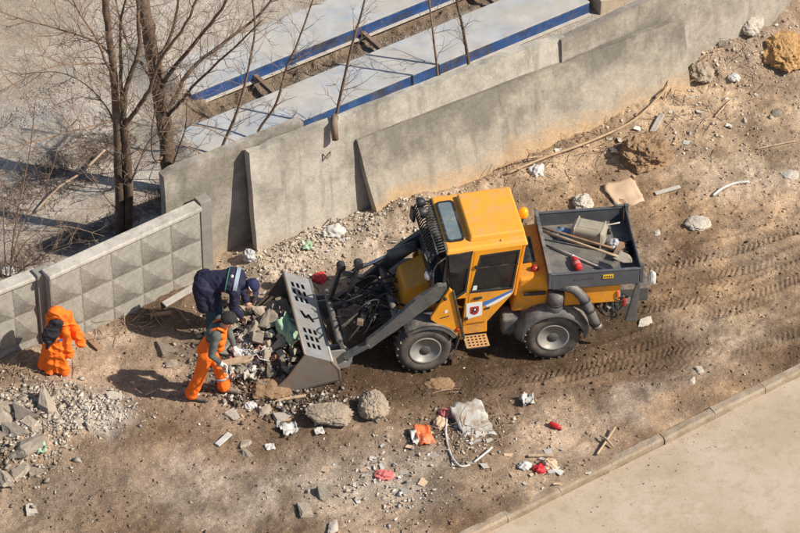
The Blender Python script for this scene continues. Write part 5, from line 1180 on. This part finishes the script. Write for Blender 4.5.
def on_road(rs, n):
    s_ = rs.uniform(-1, 8, n); t = np.abs(rs.randn(n))*.5+KW+.03; p = np.array(KA)[None,:2]+s_[:,None]*np.array(KD)[None,:2]+t[:,None]*np.array(KN)[None,:2]; return p[:,0], p[:,1]
o = stuff('road_grit', 420, on_road, (.008,.026), [(.26,.19,.13),(.36,.28,.2),(.20,.14,.1)], 'brown grit lying on the road along the kerb', 'grit', 6, .6, .2, .2); 
# grit lies on the road sheet, not on the bed below it
co_ = np.empty(len(o.data.vertices)*3, np.float32); o.data.vertices.foreach_get('co', co_); co_ = co_.reshape(-1,3); co_[:,2] += ROADZ+.34; o.data.vertices.foreach_set('co', co_.ravel())

# ================================================================== litter and timber, each its own thing
def sheet(name, m, label, cat, px, py, w_, h, rot=0, bend=.1, seed=1, th=.006, lift=.01, tilt=(0,0), outline=None, n=8):
    g = GH(px, py); rs = random.Random(seed); mb = MB(); sx, sy = w_/63, h/41
    for i in range(n+1):
        for j in range(n+1):
            u = i/n-.5; v = j/n-.5; k = 1
            if outline: k = 1-outline*rs.random()*(abs(u) > .4 or abs(v) > .4)
            z = bend*min(sx, sy)*(mn.noise(V((u*3+seed, v*3, 0)))+.6*mn.noise(V((u*7+seed, v*7, 2))))
            mb.v.append(V((u*sx*k, v*sy*k, z)))
    mb.f = [[i*(n+1)+j, (i+1)*(n+1)+j, (i+1)*(n+1)+j+1, i*(n+1)+j+1] for i in range(n) for j in range(n)]; mb.sm = [True]*len(mb.f)
    o = mb.build(name, m); s = o.modifiers.new('thick', 'SOLIDIFY'); s.thickness = th; s.offset = 0
    o.location = g+V((0,0,lift+bend*min(sx,sy)*.35)); o.rotation_euler = (tilt[0], tilt[1], rot); tag(o, label, cat); return o
def plank(label, p0, p1, w_, t, m='wood', z0=.03, z1=.03, name='plank', cat='plank'):
    a = GH(*p0)+V((0,0,z0)); b = GH(*p1)+V((0,0,z1)); c = a.copy(); mb = MB(); k = 5; pts = [a+(b-a)*i/k-c for i in range(k+1)]
    mb.bar(pts[0], pts[-1], w_, t); o = mb.build(name, m, None, None, .006); o.location = c; tag(o, label, cat); return o
def rod(label, pts, r, m, name, cat, zs=None):
    P = [GH(*p)+V((0,0,r+(zs[i] if zs else .01))) for i, p in enumerate(pts)]; c = P[0].copy(); Q = []
    for i in range(len(P)-1):
        a0, a1, a2, a3 = P[max(i-1,0)], P[i], P[i+1], P[min(i+2,len(P)-1)]
        for k in range(6): t = k/6; Q.append(.5*((2*a1)+(a2-a0)*t+(2*a0-5*a1+4*a2-a3)*t*t+(3*a1-a0-3*a2+a3)*t**3)-c)
    Q.append(P[-1]-c); o = MB().tube(Q, r, 8).build(name, m); o.location = c; tag(o, label, cat); return o
crumple('plastic_bag', 'plastic', 'white plastic bag with dark end at the foot of the pale slab', 'bag', GH(335,233), (.30,.24,.17), 8, rot=.3)
crumple('plastic_bag', 'greybag', 'small grey plastic bag in the gap left of the pale slab', 'bag', GH(249,258), (.18,.2,.2), 11)
crumple('rag', 'red', 'bright red rag on the bank behind the bucket', 'rag', GH(320,280), (.20,.20,.14), 13, folds=1.3)
crumple('rag', 'pink', 'faded red scrap on the bare earth near the bottom', 'rag', GH(384,476), (.24,.16,.10), 15, folds=1.4)
crumple('rag', 'red', 'small red scrap in the heap before the far bucket side', 'rag', GH(269,309), (.12,.12,.16), 17)
crumple('plastic_bag', 'plastic', 'white plastic scrap among the rubbish at upper right', 'bag', GH(734,77), (.18,.16,.1), 19, folds=1.3)
crumple('plastic_bag', 'plastic', 'white plastic scrap at the corner of the sandy slab', 'bag', GH(537,172), (.20,.22,.14), 20, folds=1.4)
crumple('plastic_bag', 'plastic', 'white bag in the rubbish by the kerb', 'bag', GH(525,467), (.16,.14,.1), 22, folds=1.3)
crumple('rag', 'red', 'dark red rag in the rubbish by the kerb', 'rag', GH(540,470), (.17,.16,.1), 24, folds=1.3)
crumple('paper_scrap', 'card', 'tan paper ball in the rubbish by the kerb', 'paper', GH(550,466), (.18,.18,.14), 25, folds=1.2)
crumple('paper_scrap', 'plastic', 'small white paper ball below the orange worker boot', 'paper', GH(250,407), (.17,.12,.1), 27, folds=1.3)
crumple('paper_scrap', 'pink', 'pinkish paper above the broken panel', 'paper', GH(447,414), (.22,.16,.10), 29, folds=1.3)
crumple('paper_scrap', 'card', 'torn tan paper left of the broken panel', 'paper', GH(440,425), (.17,.26,.12), 31, folds=1.2)
sheet('plastic_sheet', 'green', 'pale green plastic sheet piece on the rubble in the bucket', 'plastic sheet', 289, 342, 20, 24, .5, .5, 3, .004, .22, (.2,-.3), .3)
sheet('cardboard_sheet', 'card', 'bent tan cardboard sheet lying behind the dump box', 'cardboard', 624, 195, 34, 26, .35, .07, 5, .008, .03, (.1,-.1), .12)
sheet('package', 'plastic', 'white half of a torn package in front of the loader', 'package', 417, 438, 12, 14, .2, .4, 7, .006, .03)
sheet('package', 'orangepack', 'orange torn package beside its white half', 'package', 424, 438, 15, 16, .3, .3, 9, .02, .05, (.1,.1))
pn = sheet('broken_panel', 'panelmat', 'broken dirty white panel among rubbish in front of the loader', 'panel', 472, 424, 34, 32, .35, .06, 11, .03, .07, (.25,-.05), .22)
sheet('paper_sheet', 'plastic', 'white crumpled paper between the boulder and bare earth', 'paper', 289, 431, 18, 12, .4, .4, 13, .004, .02, (0,0), .3)
sheet('paper_sheet', 'plastic', 'tiny white paper right of the crumpled one', 'paper', 319, 432, 9, 6, .3, .2, 15, .004, .02)
sheet('paper_sheet', 'plastic', 'white scrap of paper below the crumpled one', 'paper', 270, 448, 9, 5, .3, .2, 17, .004, .02)
sheet('plastic_sheet', 'plastic', 'white plastic scrap on the damp track right of the broken panel', 'plastic sheet', 527, 402, 14, 10, .2, .5, 19, .003, .02, (0,0), .4)
sheet('plastic_sheet', 'plastic', 'small white plastic sheet behind the fence at the left edge', 'plastic sheet', 8, 274, 12, 8, .2, .4, 21, .004, .05)
sheet('plastic_sheet', 'green', 'small green scrap beside the left rubble pile', 'plastic sheet', 41, 449, 10, 8, .2, .4, 23, .004, .03)
sheet('plastic_sheet', 'green', 'small dark green scrap on the bank below the pale slab', 'plastic sheet', 307, 248, 10, 7, .2, .4, 25, .004, .04)
bt = empty('bottle', GH(556,428)+V((0,0,.04)), R(-35)); tag(bt, 'red plastic bottle lying on bare earth near the kerb', 'bottle'); m = Matrix.Rotation(R(90), 4, 'Y')
MB().lathe([(0,-.11),(.036,-.108),(.042,-.09),(.042,.03),(.03,.06),(.016,.08)], (0,0,0), n=14).build('bottle_body', 'red', bt, m); MB().lathe([(.02,.078),(.02,.11),(0,.112)], (0,0,0), n=10).build('cap', 'pink', bt, m)
plank('pale board leaning on the ground at the foot of the patterned fence', (164,306), (194,293), .12, .035, 'woodgrey', .05, .12)
plank('white strip of board lying on bare earth at the lower left', (217,446), (230,436), .09, .03, 'plastic', .02, .05)
plank('weathered wood offcut right of the cardboard sheet', (655,195), (680,188), .07, .03, 'woodgrey')
plank('short wood offcut in the rubbish by the kerb', (528,457), (553,457), .05, .03, 'wood')
plank('dark wood piece at the foot of the fence near the pale board', (150,316), (172,314), .08, .04, 'woodbrown', .02, .02)
plank('dark plank lying beside the hanging orange suit', (84,336), (100,350), .10, .03, 'woodbrown', .05, .02)
plank('weathered board leaning on the right end of the sandy slab', (652,134), (662,118), .09, .03, 'woodgrey', .04, .12)
plank('long splinter of wood before the heap', (275,402), (306,398), .05, .03, 'wood', .03, .05)
rod('curved white plastic strip on the sand at right', ((713,197),(722,190),(734,185),(749,183)), .022, 'plastic', 'plastic_strip', 'strip')
rod('long dry cane lying along the foot of the sandy slab', ((507,176),(545,163),(590,147),(635,122),(668,98)), .022, 'rope', 'cane', 'cane', (.03,.10,.12,.12,.22))
rod('second dry cane crossing the end of the long one', ((498,172),(520,166),(542,160)), .014, 'rope', 'cane', 'cane', (.06,.12,.06))
rod('bent thin cane stuck up at the right end of the sandy slab', ((664,100),(668,92),(672,84),(671,96)), .014, 'rope', 'cane', 'cane', (.02,.25,.32,.05))
rod('white cable curving below the broken panel', ((447,418),(446,436),(451,456),(460,467),(470,466)), .016, 'plastic', 'cable', 'cable')
rod('bent white bar right of the white cable', ((474,464),(487,455),(492,451)), .018, 'plastic', 'bent_bar', 'bar', (.02,.05,.06))
rod('lower stick of the two crossed sticks by the kerb', ((597,456),(606,444),(615,431)), .018, 'wood', 'stick', 'stick', (.02,.04,.06))
rod('upper stick of the two crossed sticks by the kerb', ((600,439),(606,443),(613,449)), .018, 'wood', 'stick', 'stick', (.05,.07,.03))
rod('pale stick on the rubbish at the upper right', ((715,118),(722,110),(731,101)), .016, 'wood', 'stick', 'stick')
rod('thin pale stick at the right edge below the clay heap', ((757,150),(775,146),(795,142)), .012, 'wood', 'stick', 'stick')
rod('pale fallen branch lying in the yard behind the fence', ((36,213),(58,194),(82,178),(106,160)), .020, 'twigpale', 'fallen_branch', 'branch', (.02,.1,.1,.2))
rod('yellowish stick on the ground in front of the hanging suit', ((145,396),(150,394),(156,391)), .014, 'wood', 'stick', 'stick')
rod('dark cable looping over the top right corner of the sandy slab', ((683,40),(692,34),(702,44),(720,36)), .010, 'hose', 'cable', 'cable', (.5,.45,.05,.08))
# scraps of paper and rag mixed in the heap
for k in range(16):
    px = rng.gauss(248,14); py = rng.gauss(362,12)
    sheet('litter_scrap', rng.choice(['plastic','woodgrey','greybag','plastic']), 'torn pale scrap of litter mixed in the heap before the bucket', 'litter', px, py, rng.uniform(6,13), rng.uniform(6,12), rng.uniform(0,3), .5, 40+k, .004, .04, (rng.uniform(-.4,.4), rng.uniform(-.4,.4)), .4)['group'] = 'litter scraps in the heap'
for mname, cnt, sd in (('plastic', 60, 5), ('woodgrey', 50, 6), ('card', 40, 7)):
    rs = random.Random(sd); mb = MB()
    for k in range(cnt):
        px, py = rs.choice(((460,440),(385,475),(535,468),(700,110),(640,150),(300,410),(690,60),(330,245),(250,365)))
        g = GH(px+rs.gauss(0,26), py+rs.gauss(0,14)); a = rs.uniform(0,6.28); w_ = rs.uniform(.02,.075); h = w_*rs.uniform(.3,1); u = V((math.cos(a), math.sin(a), rs.uniform(-.3,.3)))*w_; v = V((-math.sin(a), math.cos(a), rs.uniform(-.3,.3)))*h; g += V((0,0,.02))
        mb.hexa([g-u-v, g+u-v*.6, g+u*.8+v, g-u*.7+v], [p+V((0,0,.004)) for p in (g-u-v, g+u-v*.6, g+u*.8+v, g-u*.7+v)])
    tag(mb.build('litter_specks', mname, fix=False), 'tiny %s scraps of litter strewn over the open ground' % {'plastic':'white','woodgrey':'greyish','card':'tan'}[mname], 'litter', kind='stuff')
# weed
wd0 = GH(88,328); wo = empty('weed', wd0); tag(wo, 'small green weed at the foot of the fence beside the hanging suit', 'weed')
for k in range(26):
    a = rng.uniform(0,6.28); t = rng.uniform(.2,1.2); d = V((math.cos(a)*math.sin(t), math.sin(a)*math.sin(t), math.cos(t)))*rng.uniform(.08,.2); s = d.cross(V((0,0,1))).normalized()*.025
    MB().add([(0,0,0), d*.5+s, d, d*.5-s], [(0,1,2,3)]).build('leaf', 'leaf', wo)

# ================================================================== bare trees behind the wall
def wander(p, d, L_, n, rs, curve=.25, upb=.0):
    P = [V(p)]; d = V(d).normalized()
    for i in range(n):
        d = (d+V((rs.gauss(0,curve), rs.gauss(0,curve), rs.gauss(0,curve)+upb))).normalized(); P.append(P[-1]+d*L_/n)
    return P
def spray(mb, P, r, rs, count, L_, depth, t0=.15, upb=.06):
    """side twigs off a limb, and twigs off those"""
    for k in range(count):
        t = t0+(1-t0)*rs.random(); x = t*(len(P)-1); i = min(int(x), len(P)-2); p = P[i]+(P[i+1]-P[i])*(x-i); ax = (P[i+1]-P[i]).normalized()
        side = V((rs.gauss(0,1), rs.gauss(0,1), rs.gauss(0,1))); side = (side-ax*side.dot(ax)).normalized(); d = ax*rs.uniform(.35,.9)+side*rs.uniform(.6,1.0)+V((0,0,.15))
        ln = L_*rs.uniform(.45,1.1)*(1.15-.5*t); Q = wander(p, d, ln, 5, rs, .17, upb); rr_ = r*rs.uniform(.7,1)
        mb.tube(Q, [rr_, rr_*.85, rr_*.7, rr_*.55, rr_*.42, rr_*.3], 4 if depth < 2 else 5, True, False)
        if depth > 0: spray(mb, Q, max(r*.62,.0032), rs, 4, ln*.55, depth-1, .2, upb)
def tree(label, Y0, stems, seed, tw_count=10, tw_len=.8, tw_r=.009, depth=1, name='bare_tree', tm='twig'):
    """stems: (kind, [(px,py,dy)...], r0, r1)"""
    rs = random.Random(seed); first = stems[0][1][0]; g = PY(first[0], first[1], Y0); base = V((g.x, g.y, 0)); root = empty(name, base); tag(root, label, 'tree'); tw = MB()
    for kind, pts, r0, r1, cnt in stems:
        P = [PY(p[0], p[1], Y0+(p[2] if len(p) > 2 else 0))-base for p in pts]
        if kind == 'trunk' and pts[0][1] == first[1]: P[0].z = -.15
        Q = []
        for i in range(len(P)-1):
            a0, a1, a2, a3 = P[max(i-1,0)], P[i], P[i+1], P[min(i+2,len(P)-1)]
            for k in range(5): t = k/5; Q.append(.5*((2*a1)+(a2-a0)*t+(2*a0-5*a1+4*a2-a3)*t*t+(3*a1-a0-3*a2+a3)*t**3)+V((rs.gauss(0,1), rs.gauss(0,1), 0))*r0*(.06 if kind == 'trunk' else .16))
        Q.append(P[-1]); n = len(Q); rad = [r0+(r1-r0)*i/(n-1)*(1) for i in range(n)]
        if kind == 'trunk': rad[0] *= 1.3; rad = [q*(1+rs.uniform(-.07,.07)) for q in rad]
        MB().tube(Q, rad, 12 if kind == 'trunk' else 8).build(kind, 'bark' if r0 > .03 else tm, root)
        spray(tw, Q, min(tw_r, r0*.6), rs, int(cnt*1.7), tw_len, depth, .25 if kind == 'trunk' else .12)
    o = tw.build('twigs', tm, root, fix=False); tag(o, kind='stuff'); return root
Y1_ = G(122,236).y
tree('bare tree with two thin dark stems rising behind the patterned fence', Y1_, [
  ('trunk', [(120,236),(119,180),(117,120),(112,60),(105,0),(99,-60)], .085, .045, 26),
  ('trunk', [(129,236),(128,180),(126,140),(124,126)], .075, .06, 5),
  ('limb', [(124,126),(125,96,.1),(134,66,.15),(139,46,.2),(138,10,.25),(142,-40,.3)], .045, .022, 16),
  ('limb', [(124,126),(135,112,-.1),(149,90,-.2),(160,60,-.25),(185,25,-.3),(205,-20,-.3)], .042, .015, 16),
  ('limb', [(122,110),(121,76,.2),(120,42,.3),(122,15,.35),(134,-30,.4)], .032, .014, 14),
  ('limb', [(113,75),(107,64,-.1),(96,38,-.2),(77,8,-.3),(60,-30,-.4)], .030, .012, 14),
  ('limb', [(114,60),(96,42,.2),(54,28,.5),(15,17,.7),(-25,2,.9)], .020, .007, 16),
  ('limb', [(115,64),(82,64,-.3),(48,68,-.6),(0,91,-.9),(-20,100,-1)], .015, .006, 14),
  ('limb', [(116,120),(84,128,-.3),(56,136,-.5),(0,150,-.9),(-25,152,-1.)], .017, .006, 14),
  ('limb', [(118,130),(105,105,.2),(82,82,.5),(55,72,.8),(20,75,1.1)], .014, .005, 14),
  ('limb', [(128,190),(140,160,-.2),(150,140,-.3),(165,128,-.35)], .016, .007, 8),
  ('limb', [(122,215),(100,190,-.2),(85,160,-.3),(70,120,-.35)], .012, .005, 10)], 5, tw_len=.95, tw_r=.0075, depth=1)
Y2_ = G(172,192).y
tree('bare tree with one thick leaning trunk behind the upright slab', Y2_, [
  ('trunk', [(172,192),(167,150),(160,100),(152,50),(144,10),(134,-50)], .13, .10, 10),
  ('limb', [(161,102),(164,82,-.1),(187,52,-.25),(216,17,-.4),(240,-20,-.5)], .045, .018, 22),
  ('limb', [(163,118),(175,98,.1),(191,69,.3),(229,39,.5),(262,12,.7),(285,-20,.8)], .042, .014, 26),
  ('limb', [(163,120),(180,103,-.2),(196,83,-.4),(234,48,-.7),(262,20,-.9)], .034, .010, 22),
  ('limb', [(155,62),(168,42,.2),(176,15,.3),(182,-25,.4)], .035, .016, 16),
  ('limb', [(158,92),(146,70,.2),(128,44,.4),(118,10,.5),(112,-20,.5)], .028, .012, 16),
  ('limb', [(166,150),(158,162,-.2),(152,150,-.3),(153,120,-.35),(160,100,-.4)], .022, .010, 6),
  ('limb', [(169,175),(178,150,-.25),(186,125,-.35),(187,100,-.4)], .018, .008, 10),
  ('limb', [(168,140),(195,150,.1),(230,170,.2),(262,185,.3)], .012, .004, 12),
  ('limb', [(166,130),(200,126,.2),(246,146,.4),(290,152,.6),(330,156,.7)], .012, .004, 14)], 11, tw_len=.9, tw_r=.0075, depth=1)
def sapling(label, base, pts, r, seed, cnt=12):
    Y0 = G(*base).y; tree(label, Y0, [('trunk', [base]+pts, r, r*.5, cnt)], seed, tw_len=.75, tw_r=.007, depth=1, name='sapling')
sapling('thin sapling behind the upright slab, left of the pair', (214,168), [(222,147),(237,112),(249,66),(255,26),(250,-15)], .028, 3, 18)
sapling('thin sapling behind the upright slab, right of the pair', (250,152), [(259,130),(276,104),(287,66),(298,42),(318,-15)], .026, 4, 18)
sapling('sapling rising behind the rusty pipe stub', (333,140), [(336,118),(343,84),(352,45),(361,15),(368,-15)], .030, 6, 14)
sapling('slim sapling before the blue weighbridge beam, left one', (440,92), [(437,68),(434,42),(430,8),(427,-15)], .024, 8, 9)
sapling('stouter sapling before the blue weighbridge beam, right one', (472,82), [(468,60),(464,34),(457,2),(453,-15)], .034, 9, 9)
Yb = G(8,300).y
tree('thin bare bush with long fine shoots behind the fence at the left edge', Yb, [
  ('trunk', [(8,300),(12,250),(20,200),(30,150),(36,95)], .016, .006, 12),
  ('limb', [(8,296),(4,240,.1),(2,190,.15),(-6,130,.2)], .012, .005, 10),
  ('limb', [(10,280),(32,262,-.1),(62,246,-.2),(98,240,-.3)], .010, .004, 10),
  ('limb', [(10,270),(28,240,.1),(60,226,.3),(104,236,.4)], .010, .004, 10),
  ('limb', [(11,262),(26,215,.2),(52,170,.4),(64,110,.5)], .011, .004, 12),
  ('limb', [(9,288),(-4,262,-.2),(-14,230,-.3)], .010, .004, 6)], 41, tw_len=.7, tw_r=.006, depth=1, name='bare_bush')
# dry brush on the ground of the yard
mb = MB(); rs = random.Random(77)
for k in range(1900):
    t = rs.random()
    if rs.random() < .6: px = -8+140*t+rs.gauss(0,8); py = 208-72*t+rs.gauss(0,15)
    else: px = -8+205*t+rs.gauss(0,6); py = 281-86*t-abs(rs.gauss(0,11))+2
    g = GH(px, py); a = rs.uniform(0,6.28); el = rs.uniform(.0,.45); L_ = rs.uniform(.08,.28); d = V((math.cos(a)*math.cos(el), math.sin(a)*math.cos(el), math.sin(el)))
    P = wander(g, d, L_, 3, rs, .25); mb.tube(P, [.006,.005,.004,.003], 3, False, False)
    for q in range(2): mb.tube(wander(P[1+q], (d+V((rs.gauss(0,.6), rs.gauss(0,.6), rs.gauss(0,.4)))), L_*.5, 2, rs, .2), [.004,.003,.002], 3, False, False)
o = mb.build('dry_brush', 'brush', fix=False); tag(o, 'dry brushwood and dead stalks covering the yard behind the fence', 'brush', kind='stuff')
# dead stalks at the foot of the slabs and around the upper right rubbish
mb = MB()
for k in range(420):
    px, py, sx, sy = rs.choice(((520,168,22,7),(690,110,25,16),(600,140,30,10),(735,60,30,18),(120,325,30,8),(20,372,25,8),(470,430,22,12))); g = GH(px+rs.gauss(0,sx), py+rs.gauss(0,sy)); a = rs.uniform(0,6.28); el = rs.uniform(0,.45)
    mb.tube(wander(g+V((0,0,.015)), (math.cos(a)*math.cos(el), math.sin(a)*math.cos(el), math.sin(el)), rs.uniform(.12,.5), 4, rs, .15, -.04), [.006,.006,.005,.004,.003], 4, False, False)
o = mb.build('dead_stalks', 'twigpale', fix=False); tag(o, 'dead pale stalks strewn along the slabs and the rubbish', 'stalks', kind='stuff')
